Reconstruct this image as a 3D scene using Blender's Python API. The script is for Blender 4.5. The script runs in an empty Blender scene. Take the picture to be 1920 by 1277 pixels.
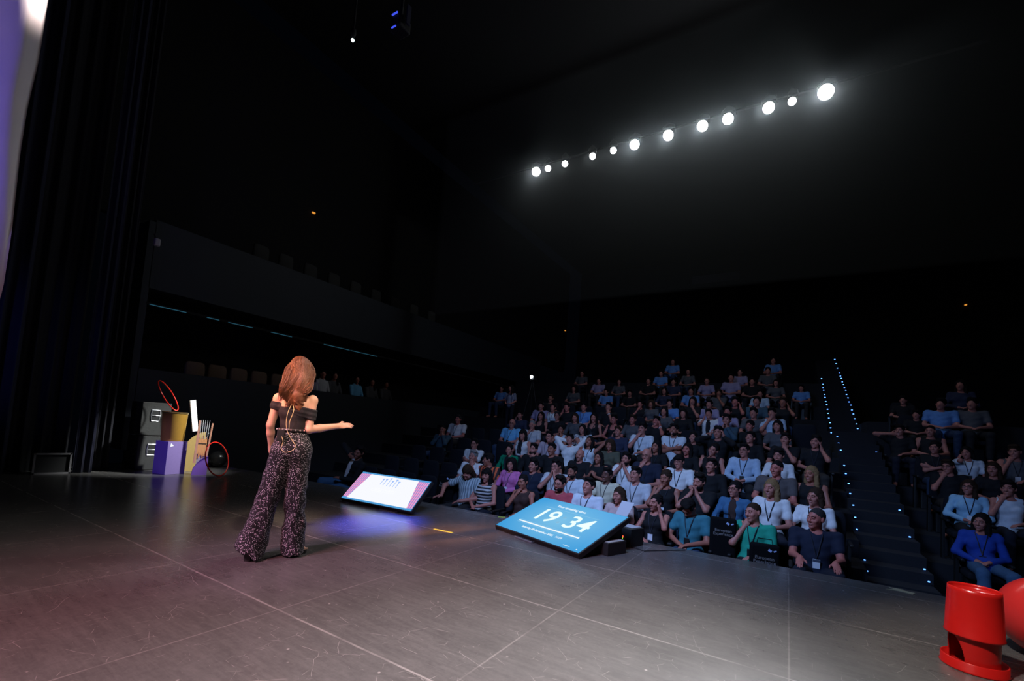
import bpy, bmesh, math, random
import numpy as np
from mathutils import Vector, Matrix
random.seed(7); rng = np.random.default_rng(7)
S = bpy.context.scene
COL = S.collection
# ------------------------------------------------------------ camera
F, PPY, CAMZ = 843.0, 754.0, 1.2
ro, pi_, ya = math.radians(4.1), math.radians(3.7), math.radians(31.7)
f0 = Vector((-math.sin(ya), math.cos(ya), 0)); r0 = Vector((math.cos(ya), math.sin(ya), 0)); u0 = Vector((0, 0, 1))
fw = f0*math.cos(pi_)+u0*math.sin(pi_); up = u0*math.cos(pi_)-f0*math.sin(pi_)
rt = r0*math.cos(ro)+up*math.sin(ro); upr = up*math.cos(ro)-r0*math.sin(ro)
cd = bpy.data.cameras.new('camera'); cam = bpy.data.objects.new('camera', cd); COL.objects.link(cam)
cd.sensor_width = 36; cd.lens = F/1920*36; cd.shift_y = (PPY-638.5)/1920; cd.clip_start = .05; cd.clip_end = 200
M = Matrix.Identity(4)
for i in range(3): M[i][0], M[i][1], M[i][2] = rt[i], upr[i], -fw[i]
M.translation = (0, 0, CAMZ); cam.matrix_world = M; S.camera = cam
# ------------------------------------------------------------ world, exposure, lights
w = bpy.data.worlds.new('world'); S.world = w; w.use_nodes = True
w.node_tree.nodes['Background'].inputs[0].default_value = (.35, .5, 1, 1)
w.node_tree.nodes['Background'].inputs[1].default_value = .0012
S.view_settings.view_transform = 'Standard'; S.view_settings.look = 'None'
S.view_settings.exposure = 0; S.view_settings.gamma = 1; S.view_settings.use_curve_mapping = False
S.cycles.use_denoising = True
S.cycles.max_bounces = 5; S.cycles.volume_bounces = 0
def aim(o, t):
    o.rotation_euler = (Vector(t)-o.location).to_track_quat('-Z', 'Y').to_euler()
def spot(name, loc, tgt, power, color, ang=30, blend=.6, rad=.15):
    d = bpy.data.lights.new(name, 'SPOT'); d.energy = power; d.color = color; d.spot_size = math.radians(ang); d.spot_blend = blend; d.shadow_soft_size = rad
    o = bpy.data.objects.new(name, d); COL.objects.link(o); o.location = loc; aim(o, tgt); return o
def area(name, loc, tgt, power, color, sx, sy, spread=180):
    d = bpy.data.lights.new(name, 'AREA'); d.energy = power; d.color = color; d.shape = 'RECTANGLE'; d.size = sx; d.size_y = sy; d.spread = math.radians(spread)
    o = bpy.data.objects.new(name, d); COL.objects.link(o); o.location = loc; aim(o, tgt); return o
# house-side front wash that lights the presenter and the stage floor
spot('front_wash_presenter', (2.2, 9.0, 7.6), (-3.5, 2.4, 1.3), 2600, (1, .9, .8), 12, .8, 1.6)
spot('front_wash_floor', (-0.2, 9.8, 8.3), (-.8, 1.6, 0), 19000, (.96, .97, 1), 20, 1.0, 1.0)
spot('front_wash_wide', (-4.0, 9.8, 8.4), (-2.8, 1.2, 0), 1700, (1, .93, .92), 36, 1.0, 2.0)
spot('key_right', (1.2, .6, 6.2), (-3.47, 2.54, 1.33), 3800, (1, .76, .54), 8, .9, .3)
# upstage back light, pink and warm
spot('back_light_pink', (-4.3, -3.5, 6.2), (-3.6, 2.3, .45), 1700, (.92, .62, 1), 17, .8, .3)
spot('back_light_amber', (-5.0, -2.5, 5.0), (-3.72, 2.2, 1.47), 9000, (1, .40, .16), 5.5, .8, .3)
spot('floor_wash_magenta', (-2.5, -3.5, 6.0), (-2.6, 1.3, 0), 3000, (1, .40, .48), 44, 1.0, .8)
# cold spill from the stage over the stalls
spot('house_spill', (-2.0, 2.9, 3.9), (-2.1, 7.6, .3), 1050, (.33, .52, 1), 100, 1.0, .6)
spot('house_spill_side', (.5, 2.0, 4.6), (3.0, 9.6, .5), 230, (.33, .5, 1), 50, 1.0, .5)
spot('house_spill_left', (-3.2, 1.8, 4.6), (-7.8, 6.5, .3), 420, (.33, .52, 1), 30, 1.0, .5)
# added blue spot imitating the monitor's floor reflection, side light on the set pieces
spot('blue_reflection_fill', (-5.6, 9.6, 7.0), (-4.15, 3.85, 0), 30000, (.03, .07, 1), 8, 1.0)
spot('set_white', (-6.6, 6.2, 4.2), (-9.5, 4.15, .85), 2300, (.96, 1, .98), 25, .9)
spot('set_blue', (-7.0, 0.0, 2.6), (-9.4, 3.7, .4), 420, (.24, .15, 1), 16, .8)
spot('drape_blue', (-3.6, -2.2, 2.6), (-5, .6, 3.6), 150, (.30, .22, 1), 60, .9)
spot('drape_cream', (-3.6, 4.2, 6.2), (-5.05, .8, 4.6), 5500, (1, .80, .74), 12, .9)
spot('leg_blue', (-7.5, -1.5, 2), (-10.2, 1.6, 2), 50, (.15, .2, 1), 40, 1)
spot('pot_light', (-1.2, .8, 5.5), (1.15, 3.9, .3), 1500, (1, .9, .85), 20, .8)
# ------------------------------------------------------------ materials
MATS = {}
def mat(name, color=(.5, .5, .5), rough=.6, metal=0.0, emit=None, es=0.0, noise=0.0, nscale=30, bump=0.0, spec=.5, sss=0):
    if name in MATS: return MATS[name]
    m = bpy.data.materials.new(name); m.use_nodes = True; nt = m.node_tree; b = nt.nodes['Principled BSDF']
    b.inputs['Base Color'].default_value = (*color, 1); b.inputs['Roughness'].default_value = rough; b.inputs['Metallic'].default_value = metal
    b.inputs['Specular IOR Level'].default_value = spec
    if emit: b.inputs['Emission Color'].default_value = (*emit, 1); b.inputs['Emission Strength'].default_value = es
    if noise or bump:
        tc = nt.nodes.new('ShaderNodeTexCoord'); n = nt.nodes.new('ShaderNodeTexNoise'); n.inputs['Scale'].default_value = nscale; n.inputs['Detail'].default_value = 4
        nt.links.new(tc.outputs['Object'], n.inputs['Vector'])
        if noise:
            mx = nt.nodes.new('ShaderNodeMix'); mx.data_type = 'RGBA'
            mx.inputs[6].default_value = (*[c*(1-noise) for c in color], 1); mx.inputs[7].default_value = (*[min(1, c*(1+noise)) for c in color], 1)
            nt.links.new(n.outputs['Fac'], mx.inputs[0]); nt.links.new(mx.outputs[2], b.inputs['Base Color'])
        if bump:
            bp = nt.nodes.new('ShaderNodeBump'); bp.inputs['Strength'].default_value = bump; bp.inputs['Distance'].default_value = .01
            nt.links.new(n.outputs['Fac'], bp.inputs['Height']); nt.links.new(bp.outputs['Normal'], b.inputs['Normal'])
    MATS[name] = m; return m
def stripes(name, c1, c2, scale, axis='Z'):
    if name in MATS: return MATS[name]
    m = mat(name, c1, .8); nt = m.node_tree; b = nt.nodes['Principled BSDF']
    tc = nt.nodes.new('ShaderNodeTexCoord'); wv = nt.nodes.new('ShaderNodeTexWave'); wv.bands_direction = axis; wv.inputs['Scale'].default_value = scale; wv.inputs['Distortion'].default_value = .6
    rp = nt.nodes.new('ShaderNodeValToRGB'); rp.color_ramp.elements[0].position = .42; rp.color_ramp.elements[1].position = .55
    rp.color_ramp.elements[0].color = (*c1, 1); rp.color_ramp.elements[1].color = (*c2, 1)
    nt.links.new(tc.outputs['Object'], wv.inputs['Vector']); nt.links.new(wv.outputs['Fac'], rp.inputs['Fac']); nt.links.new(rp.outputs['Color'], b.inputs['Base Color'])
    return m
# ------------------------------------------------------------ object helpers
def link(name, me, m=None, parent=None, loc=(0, 0, 0), rz=0):
    o = bpy.data.objects.new(name, me); COL.objects.link(o); o.location = loc; o.rotation_euler = (0, 0, rz)
    if parent: o.parent = parent
    if m is not None:
        if len(me.materials) == 0: me.materials.append(m)
        else:
            o.material_slots[0].link = 'OBJECT'; o.material_slots[0].material = m
    return o
def tag(o, label, cat, group=None, kind=None):
    o['label'] = label; o['category'] = cat
    if group: o['group'] = group
    if kind: o['kind'] = kind
    return o
def struct(o): o['kind'] = 'structure'; return o
def empty(name, loc=(0, 0, 0), rz=0):
    o = bpy.data.objects.new(name, None); o.empty_display_size = .1; COL.objects.link(o); o.location = loc; o.rotation_euler = (0, 0, rz); return o
def npmesh(name, V, faces, smooth=True):
    """faces: int array (n,3|4)"""
    me = bpy.data.meshes.new(name); V = np.asarray(V, np.float32); faces = np.asarray(faces, np.int32); n, k = faces.shape
    me.vertices.add(len(V)); me.vertices.foreach_set('co', V.ravel())
    me.loops.add(n*k); me.loops.foreach_set('vertex_index', faces.ravel())
    me.polygons.add(n); me.polygons.foreach_set('loop_start', np.arange(0, n*k, k, dtype=np.int32))
    me.polygons.foreach_set('use_smooth', np.full(n, smooth)); me.update(calc_edges=True); me.validate(); return me
class MB:
    """collects shapes into one mesh"""
    def __init__(s): s.bm = bmesh.new()
    def box(s, c, size, R=None, bevel=0):
        r = bmesh.ops.create_cube(s.bm, size=1); vs = r['verts']
        for v in vs: v.co = Vector((v.co.x*size[0], v.co.y*size[1], v.co.z*size[2]))
        if bevel:
            es = list({e for v in vs for e in v.link_edges}); q = bmesh.ops.bevel(s.bm, geom=es, offset=bevel, segments=3, affect='EDGES', profile=.5)
            vs = list({v for f in q['faces'] for v in f.verts} | {v for v in vs if v.is_valid})
        for v in vs:
            v.co = (R @ v.co if R else v.co)+Vector(c)
        return s
    def tube(s, pts, r, n=8, closed=False, cap=True):
        pts = [Vector(p) for p in pts]; N = len(pts); rs = r if hasattr(r, '__len__') else [r]*N; rings = []; ref = None
        for i, p in enumerate(pts):
            a = pts[(i-1) % N] if closed or i > 0 else p; b = pts[(i+1) % N] if closed or i < N-1 else p
            t = (b-a).normalized()
            if ref is None: ref = t.orthogonal().normalized()
            ref = (ref-t*ref.dot(t)).normalized(); q = t.cross(ref)
            rings.append([s.bm.verts.new(p+(ref*math.cos(2*math.pi*k/n)+q*math.sin(2*math.pi*k/n))*rs[i]) for k in range(n)])
        for i in range(N if closed else N-1):
            A, B = rings[i], rings[(i+1) % N]
            off = 0
            if closed and i == N-1:
                off = min(range(n), key=lambda o: (A[0].co-B[o].co).length)
            for k in range(n): s.bm.faces.new((A[k], A[(k+1) % n], B[(k+1+off) % n], B[(k+off) % n]))
        if cap and not closed: s.bm.faces.new(rings[0][::-1]); s.bm.faces.new(rings[-1])
        return s
    def lathe(s, prof, n=32, c=(0, 0, 0), R=None, skip=None, sy=1.0):
        rings = []
        for r, z in prof:
            ring = []
            for k in range(n):
                a = 2*math.pi*k/n; v = Vector((r*math.cos(a), r*math.sin(a)*sy, z)); v = (R @ v if R else v)+Vector(c); ring.append(s.bm.verts.new(v))
            rings.append(ring)
        for i in range(len(rings)-1):
            for k in range(n):
                if skip and skip(prof[i], prof[i+1], k, n): continue
                s.bm.faces.new((rings[i][k], rings[i][(k+1) % n], rings[i+1][(k+1) % n], rings[i+1][k]))
        return s
    def sphere(s, c, r, u=16, v=10, sc=(1, 1, 1)):
        q = bmesh.ops.create_uvsphere(s.bm, u_segments=u, v_segments=v, radius=r)
        for x in q['verts']: x.co = Vector((x.co.x*sc[0], x.co.y*sc[1], x.co.z*sc[2]))+Vector(c)
        return s
    def prism(s, poly, o, ex, ey, nrm, th):
        """flat outline (list of 2-D points) in the plane o+ex*a+ey*b, given a thickness along nrm"""
        o, ex, ey, nrm = Vector(o), Vector(ex), Vector(ey), Vector(nrm)
        A = [s.bm.verts.new(o+ex*a+ey*b) for a, b in poly]; B = [s.bm.verts.new(o+ex*a+ey*b+nrm*th) for a, b in poly]
        s.bm.faces.new(A[::-1]); s.bm.faces.new(B)
        for i in range(len(poly)):
            j = (i+1) % len(poly); s.bm.faces.new((A[i], A[j], B[j], B[i]))
        return s
    def mesh(s, name, smooth=False, recalc=True):
        if recalc: bmesh.ops.recalc_face_normals(s.bm, faces=s.bm.faces)
        me = bpy.data.meshes.new(name)
        for f in s.bm.faces: f.smooth = smooth
        s.bm.to_mesh(me); s.bm.free(); return me
    def obj(s, name, m, parent=None, loc=(0, 0, 0), rz=0, smooth=False): return link(name, s.mesh(name, smooth), m, parent, loc, rz)
def copy_tree(o, parent=None):
    c = o.copy(); COL.objects.link(c)
    if parent: c.parent = parent
    for ch in o.children: copy_tree(ch, c)
    return c
def shade_auto(o, a=40):
    for p in o.data.polygons: p.use_smooth = True
    try: o.data.set_sharp_from_angle(angle=math.radians(a))
    except Exception: pass
    return o
# ------------------------------------------------------------ signed distance modeller
V3 = lambda *a: np.array(a, float)
def nrm(v): v = np.asarray(v, float); return v/max(1e-9, np.linalg.norm(v))
class SDF:
    def __init__(s): s.p = []
    def cone(s, a, b, ra, rb=None, k=.02, op='u'):
        rb = ra if rb is None else rb; a = V3(*a); b = V3(*b); m = max(ra, rb)
        s.p.append(('c', a, b-a, ra, rb, k, op, np.minimum(a, b)-m, np.maximum(a, b)+m)); return s
    def ell(s, c, r, k=.02, R=None, op='u'):
        c = V3(*c); r = V3(*r); R = np.eye(3) if R is None else R; e = np.sqrt(((R*r)**2).sum(1))
        s.p.append(('e', c, r, R, None, k, op, c-e, c+e)); return s
    def half(s, c, n, k=.004):      # keep the side the normal points away from
        s.p.append(('h', V3(*c), nrm(n), None, None, k, 'i', None, None)); return s
    def add(s, o): s.p += o.p; return s
    def inflate(s, d):
        q = SDF()
        for p in s.p:
            if p[0] == 'c': q.cone(p[1], p[1]+p[2], p[3]+d, p[4]+d, p[5], p[6])
            elif p[0] == 'e': q.ell(p[1], p[2]+d, p[5], p[3], p[6])
            else: q.p.append(p)
        return q
    @staticmethod
    def dist(p, X, Y, Z):
        if p[0] == 'c':
            a, ab = p[1], p[2]; x, y, z = X-a[0], Y-a[1], Z-a[2]; L = max(1e-9, ab@ab)
            t = np.clip((x*ab[0]+y*ab[1]+z*ab[2])/L, 0, 1)
            return np.sqrt((x-t*ab[0])**2+(y-t*ab[1])**2+(z-t*ab[2])**2)-(p[3]+(p[4]-p[3])*t)
        if p[0] == 'h':
            return (X-p[1][0])*p[2][0]+(Y-p[1][1])*p[2][1]+(Z-p[1][2])*p[2][2]
        c, r, R = p[1], p[2], p[3]; x, y, z = X-c[0], Y-c[1], Z-c[2]
        l = [(x*R[0, i]+y*R[1, i]+z*R[2, i])/r[i] for i in range(3)]
        k0 = np.sqrt(l[0]**2+l[1]**2+l[2]**2); k1 = np.sqrt((l[0]/r[0])**2+(l[1]/r[1])**2+(l[2]/r[2])**2)
        return k0*(k0-1)/np.maximum(k1, 1e-6)
    @staticmethod
    def comb(v, d, k, op):
        if op == 'u':
            h = np.clip(.5+.5*(v-d)/k, 0, 1); return d*h+v*(1-h)-k*h*(1-h)
        if op == 's': d = -d
        h = np.clip(.5-.5*(v-d)/k, 0, 1); return d*h+v*(1-h)+k*h*(1-h)
    def eval(s, P):
        P = np.atleast_2d(P); v = np.full(len(P), 1.0)
        for p in s.p: v = s.comb(v, s.dist(p, P[:, 0], P[:, 1], P[:, 2]), p[5], p[6])
        return v
    def bounds(s):
        a = [p for p in s.p if p[6] == 'u']; return np.min([p[7] for p in a], 0), np.max([p[8] for p in a], 0)
    def mesh(s, name, h=.01, fine=(), disp=None, clip=None):
        lo, hi = s.bounds(); lo = lo-.02; hi = hi+.02
        if clip is not None: lo = np.maximum(lo, clip[0]); hi = np.minimum(hi, clip[1])
        ax = []
        for i in range(3):
            c = [lo[i]]
            while c[-1] < hi[i]:
                st = h
                for (a, b, hf) in fine:
                    if a[i]-.01 <= c[-1] <= b[i]+.01: st = min(st, hf)
                c.append(c[-1]+st)
            ax.append(np.array(c))
        xs, ys, zs = ax; V = np.full((len(xs), len(ys), len(zs)), .2, np.float32)
        for p in s.p:
            k = p[5]
            if p[6] == 'i': sl = (slice(None),)*3
            else:
                m = .03+k; sl = tuple(slice(max(0, np.searchsorted(ax[i], p[7][i]-m)-1), np.searchsorted(ax[i], p[8][i]+m)+1) for i in range(3))
            X = xs[sl[0]][:, None, None]; Y = ys[sl[1]][None, :, None]; Z = zs[sl[2]][None, None, :]
            if V[sl].size == 0: continue
            V[sl] = s.comb(V[sl], s.dist(p, X, Y, Z), k, p[6])
        if disp is not None: V += disp(xs[:, None, None], ys[None, :, None], zs[None, None, :])
        V[0] = V[-1] = .2; V[:, 0] = V[:, -1] = .2; V[:, :, 0] = V[:, :, -1] = .2
        return nets(name, V, xs, ys, zs)
def nets(name, V, xs, ys, zs):
    I = V < 0; nx, ny, nz = V.shape
    cnt = np.zeros((nx-1, ny-1, nz-1), np.int8)
    for a in (0, 1):
        for b in (0, 1):
            for c in (0, 1): cnt += I[a:nx-1+a, b:ny-1+b, c:nz-1+c]
    act = np.argwhere((cnt > 0) & (cnt < 8))
    if len(act) == 0: return bpy.data.meshes.new(name)
    cv = {}
    for a in (0, 1):
        for b in (0, 1):
            for c in (0, 1): cv[a, b, c] = V[act[:, 0]+a, act[:, 1]+b, act[:, 2]+c].astype(float)
    acc = np.zeros((len(act), 3)); n = np.zeros(len(act))
    E = [((0, b, c), (1, b, c)) for b in (0, 1) for c in (0, 1)]+[((a, 0, c), (a, 1, c)) for a in (0, 1) for c in (0, 1)]+[((a, b, 0), (a, b, 1)) for a in (0, 1) for b in (0, 1)]
    for p, q in E:
        u, v = cv[p], cv[q]; x = (u < 0) != (v < 0); t = np.where(x, u/np.where(x, u-v, 1), 0)
        for i in range(3): acc[:, i] += np.where(x, p[i]+(q[i]-p[i])*t, 0)
        n += x
    g = act+acc/n[:, None]
    P = np.stack([np.interp(g[:, i], np.arange(len(a)), a) for i, a in enumerate((xs, ys, zs))], 1)
    ids = np.full((nx-1, ny-1, nz-1), -1, np.int32); ids[act[:, 0], act[:, 1], act[:, 2]] = np.arange(len(act))
    fs = []
    for d in range(3):
        A = [slice(None)]*3; B = [slice(None)]*3; A[d] = slice(0, -1); B[d] = slice(1, None)
        e = np.argwhere(I[tuple(A)] != I[tuple(B)]); o1, o2 = (d+1) % 3, (d+2) % 3
        e = e[(e[:, o1] > 0) & (e[:, o2] > 0)]
        ins = I[tuple(A)][e[:, 0], e[:, 1], e[:, 2]]
        def cell(a, b):
            q = e.copy(); q[:, o1] -= a; q[:, o2] -= b; q = np.minimum(q, np.array(ids.shape)-1); return ids[q[:, 0], q[:, 1], q[:, 2]]
        Q = np.stack([cell(1, 1), cell(0, 1), cell(0, 0), cell(1, 0)], 1); Q[~ins] = Q[~ins][:, ::-1]
        fs.append(Q[(Q >= 0).all(1)])
    return npmesh(name, P, np.concatenate(fs))
def rotm(yaw=0, pitch=0, roll=0):
    cz, sz, cx, sx, cy, sy = math.cos(yaw), math.sin(yaw), math.cos(pitch), math.sin(pitch), math.cos(roll), math.sin(roll)
    Rz = np.array([[cz, -sz, 0], [sz, cz, 0], [0, 0, 1]]); Rx = np.array([[1, 0, 0], [0, cx, -sx], [0, sx, cx]]); Ry = np.array([[cy, 0, sy], [0, 1, 0], [-sy, 0, cy]])
    return Rz @ Rx @ Ry
def ik(Sh, W, l1, l2, pole):
    Sh, W = V3(*Sh), V3(*W); d = W-Sh; L = np.linalg.norm(d)
    if L > (l1+l2)*.985: W = Sh+d/L*(l1+l2)*.985; d = W-Sh; L = np.linalg.norm(d)
    a = (l1*l1-l2*l2+L*L)/(2*L); hh = math.sqrt(max(1e-6, l1*l1-a*a)); u = d/L; p = V3(*pole); p = nrm(p-u*(p@u))
    return Sh+u*a+p*hh, W
def hand_sdf(q, W, d, n, side, curl=.3, sc=1.0, spread=.1):
    """palm, four fingers of unequal length and a thumb leaving the side of the palm; side=+1 right hand"""
    W = V3(*W); d = nrm(d); n = V3(*n); n = nrm(n-d*(n@d)); th = np.cross(d, n)*side; R = np.stack([th, d, n], 1)
    q.ell(W+d*.048*sc, V3(.042, .055, .017)*sc, .012, R); q.cone(W, W+d*.03*sc, .024*sc, .028*sc, .015)
    for i, (o, L) in enumerate(((.030, .070), (.010, .080), (-.010, .074), (-.029, .058))):
        p = W+(d*.088+th*o)*sc-d*abs(i-1)*.004*sc; dd = nrm(d+th*(o*spread*30)*.1); ang = 0.0
        for j, seg in enumerate((.45, .32, .23)):
            ang += curl*(.6 if j == 0 else .9); v = dd*math.cos(ang)+n*math.sin(ang); e = p+v*L*seg*sc
            q.cone(p, e, (.0095-.001*j)*sc, (.009-.0012*j)*sc, .004); p = e
    p = W+(d*.022+th*.026)*sc; v = nrm(d*.65+th*.75+n*.25*curl)
    e = p+v*.042*sc; q.cone(p, e, .0135*sc, .011*sc, .008); v2 = nrm(d*.9+th*.3+n*(.2+.5*curl)); q.cone(e, e+v2*.03*sc, .0105*sc, .0085*sc, .004)
    return q
def head_sdf(q, c, R, fem=False, sc=1.0, near=True):
    """skull, jaw, brow, nose, lips, eye sockets, ears; local -y is where the face looks"""
    T = lambda *p: c+R @ (V3(*p)*sc)
    E = lambda p, r, k=.015, op='u': q.ell(T(*p), V3(*r)*sc, k, R, op)
    E((0, .018, .03), (.074, .094, .088)); E((0, -.022, -.035), (.056 if fem else .06, .066, .074), .03); E((0, -.068, -.093), (.02 if fem else .027, .02, .02), .02)
    if near:
        q.cone(T(0, -.084, .018), T(0, -.107, -.024), .008*sc, .013*sc, .008); E((-.013, -.094, -.028), (.008, .01, .007), .006); E((.013, -.094, -.028), (.008, .01, .007), .006)
        E((0, -.08, .03), (.05, .014, .011), .015)
        for s in (-1, 1):
            E((s*.034, -.062, -.02), (.026, .022, .024), .02); E((s*.03, -.1, .01), (.017, .016, .012), .01, 's'); E((s*.03, -.081, .01), (.0135, .0125, .0125), .004)
        E((0, -.086, -.056), (.022, .009, .006), .005); E((0, -.085, -.066), (.02, .009, .006), .005)
    else:
        q.cone(T(0, -.084, .018), T(0, -.103, -.022), .01*sc, .015*sc, .01)
    for s in (-1, 1): E((s*.076, .012, 0), (.011, .02, .03), .008)
    return q
HAIRS = {}
def hair_sdf(c, R, kind, sc=1.0, bangs=False, fem=False):
    q = SDF(); T = lambda *p: c+R @ (V3(*p)*sc)
    E = lambda p, r, k=.015, op='u': q.ell(T(*p), V3(*r)*sc, k, R, op)
    if kind == 'bald':
        E((0, .035, .0), (.078, .085, .05)); E((0, -.03, .06), (.09, .12, .075), .01, 's'); E((0, -.09, -.02), (.075, .09, .09), .01, 's'); return q
    if kind == 'buzz':
        E((0, .024, .037), (.0765, .0965, .0905)); E((0, -.115, -.03), (.072, .085, .115), .01, 's'); q.half(T(0, 0, -.03), R @ V3(0, -.75, -1)); return q
    E((0, .026, .037), (.083, .1, .1))
    if kind == 'curly': E((0, .03, .03), (.11, .12, .115)); E((-.06, .03, -.05), (.06, .07, .09), .03); E((.06, .03, -.05), (.06, .07, .09), .03); E((0, .06, -.06), (.09, .06, .1), .03)
    if kind == 'bun': E((0, .085, .085), (.045, .045, .042), .01)
    if kind == 'short': E((.02, -.035, .105), (.055, .05, .028), .02); E((-.025, .0, .11), (.05, .06, .026), .02)
    if kind in ('long', 'bob', 'longbeard'):
        z = -.24 if kind != 'bob' else -.095; w = .036 if kind != 'bob' else .03
        for s in (-1, 1): q.cone(T(s*.068, .02, .03), T(s*(.088 if s > 0 else .078), .015 if kind != 'long' else -.02*s, z*(1 if s > 0 else .85)), .03*sc, w*sc, .03)
        E((0, .075, -.06 if kind == 'bob' else -.1), (.088, .05, .12 if kind == 'bob' else .17), .03)
    if kind in ('short', 'bun', 'fringe'):
        E((.006, -.112, -.03), (.07, .085, .112), .012, 's'); E((0, -.09, -.08), (.11, .085, .075), .012, 's'); q.half(T(0, 0, -.05), R @ V3(0, -.6, -1))
    else: E((.008, -.108, -.035), (.06, .085, .112), .012, 's')
    if bangs or kind == 'fringe': E((-.008, -.078, .06), (.06, .026, .03), .012)
    return q
# ------------------------------------------------------------ stage, room shell
def floor_material():
    m = mat('stage_floor', (.05, .047, .046), .42); nt = m.node_tree; b = nt.nodes['Principled BSDF']; L = nt.links.new; N = nt.nodes.new
    tc = N('ShaderNodeTexCoord'); sep = N('ShaderNodeSeparateXYZ'); L(tc.outputs['Object'], sep.inputs[0])
    def math_(op, a, bb=None, c=None):
        n = N('ShaderNodeMath'); n.operation = op
        for i, v in enumerate((a, bb, c)):
            if v is None: continue
            if isinstance(v, (int, float)): n.inputs[i].default_value = v
            else: L(v, n.inputs[i])
        return n.outputs[0]
    def noise(scale, detail=3, vec=None, rough=.6):
        n = N('ShaderNodeTexNoise'); n.inputs['Scale'].default_value = scale; n.inputs['Detail'].default_value = detail; n.inputs['Roughness'].default_value = rough; L(vec or tc.outputs['Object'], n.inputs['Vector']); return n.outputs['Fac']
    def ramp(v, a, c):
        n = N('ShaderNodeMapRange'); n.inputs[1].default_value = a; n.inputs[2].default_value = c; L(v, n.inputs[0]); return n.outputs[0]
    wob = math_('MULTIPLY', math_('SUBTRACT', noise(6), .5), .006)
    def seam(coord, off, pitch, wd):
        t = math_('MODULO', math_('ADD', coord, 40*pitch-off), pitch); t = math_('ABSOLUTE', math_('SUBTRACT', math_('ADD', t, wob), pitch/2))
        return ramp(t, pitch/2-wd*2.2, pitch/2-wd)
    sy = seam(sep.outputs[1], 1.72+.005, 1.19, .004); sx = seam(sep.outputs[0], .04, 1.345, .003)
    brk = ramp(noise(3, 4), .35, .55)
    sm = math_('MULTIPLY', math_('MAXIMUM', sy, math_('MULTIPLY', sx, .55)), math_('ADD', math_('MULTIPLY', brk, .75), .25))
    dn = N('ShaderNodeTexNoise'); dn.inputs['Scale'].default_value = 2.2; dn.inputs['Detail'].default_value = 3; L(tc.outputs['Object'], dn.inputs['Vector'])
    scr = None
    for k, (sc, amp, wd, lo) in enumerate(((2.3, .16, .0035, .53), (4.1, .10, .005, .55), (7.5, .07, .008, .57), (13, .05, .012, .60))):
        vs = N('ShaderNodeVectorMath'); vs.operation = 'SCALE'; vs.inputs['Scale'].default_value = amp; L(dn.outputs['Color'], vs.inputs[0]); va = N('ShaderNodeVectorMath'); va.operation = 'ADD'; L(tc.outputs['Object'], va.inputs[0]); L(vs.outputs[0], va.inputs[1]); of = N('ShaderNodeVectorMath'); of.operation = 'ADD'; of.inputs[1].default_value = (k*13.7, k*5.1, 0); L(va.outputs[0], of.inputs[0])
        vd = N('ShaderNodeTexVoronoi'); vd.feature = 'DISTANCE_TO_EDGE'; vd.voronoi_dimensions = '2D'; vd.inputs['Scale'].default_value = sc; L(of.outputs[0], vd.inputs['Vector'])
        s_ = math_('MULTIPLY', ramp(vd.outputs['Distance'], wd*1.6, wd*.3), ramp(noise(4.5+k, 3, of.outputs[0]), lo, lo+.07)); scr = s_ if scr is None else math_('MAXIMUM', scr, s_)
    mp = N('ShaderNodeMapping'); mp.inputs['Rotation'].default_value = (0, 0, .5); mp.inputs['Scale'].default_value = (2, 14, 1); L(tc.outputs['Object'], mp.inputs['Vector']); smear = ramp(noise(1.6, 8, mp.outputs[0], .75), .42, .85); scr = math_('MAXIMUM', scr, math_('MULTIPLY', smear, .3))
    vor = N('ShaderNodeTexVoronoi'); vor.inputs['Scale'].default_value = 9; L(tc.outputs['Object'], vor.inputs['Vector'])
    speck = math_('MULTIPLY', ramp(vor.outputs['Distance'], .09, .03), ramp(noise(9, 2), .52, .6))
    blot = ramp(noise(2.6, 8, None, .7), .22, .80); fine = noise(38, 4)
    base = N('ShaderNodeMix'); base.data_type = 'RGBA'; base.inputs[6].default_value = (.045, .043, .042, 1); base.inputs[7].default_value = (.115, .11, .106, 1)
    L(math_('ADD', math_('MULTIPLY', blot, .6), math_('MULTIPLY', fine, .5)), base.inputs[0])
    mk = N('ShaderNodeMix'); mk.data_type = 'RGBA'; mk.inputs[7].default_value = (.36, .335, .315, 1); L(base.outputs[2], mk.inputs[6])
    L(math_('MINIMUM', math_('ADD', math_('ADD', math_('MULTIPLY', sm, .5), math_('MULTIPLY', scr, .5)), math_('MULTIPLY', speck, .8)), 1), mk.inputs[0])
    L(mk.outputs[2], b.inputs['Base Color'])
    L(math_('ADD', math_('MULTIPLY', noise(2.6, 5), .03), .245), b.inputs['Roughness'])
    bp = N('ShaderNodeBump'); bp.inputs['Strength'].default_value = .05; bp.inputs['Distance'].default_value = .01; L(noise(14, 5), bp.inputs['Height']); L(bp.outputs['Normal'], b.inputs['Normal'])
    return m
EDGE = 5.52
pts = [(-11.5, 5.1), (-9.9, 5.18), (-6.7, 5.36), (-4.7, 5.4), (-1.6, 5.5), (.5, 5.6), (7, 5.66)]
poly = [(-11.5, -4.5)]+[(7, -4.5)]+pts[::-1]
struct(MB().prism(poly, (0, 0, -.73), (1, 0, 0), (0, 1, 0), (0, 0, 1), .73).obj('floor_stage', floor_material()))
DARK = mat('dark_wall', (.02, .021, .026), .8, noise=.3, nscale=3); BLACKW = mat('black_wall', (.004, .004, .0055), .9); SIDE = mat('side_wall_panel', (.015, .02, .031), .7, noise=.15, nscale=2)
CARPET = mat('carpet', (.012, .012, .016), .95, noise=.4, nscale=60)
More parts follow.
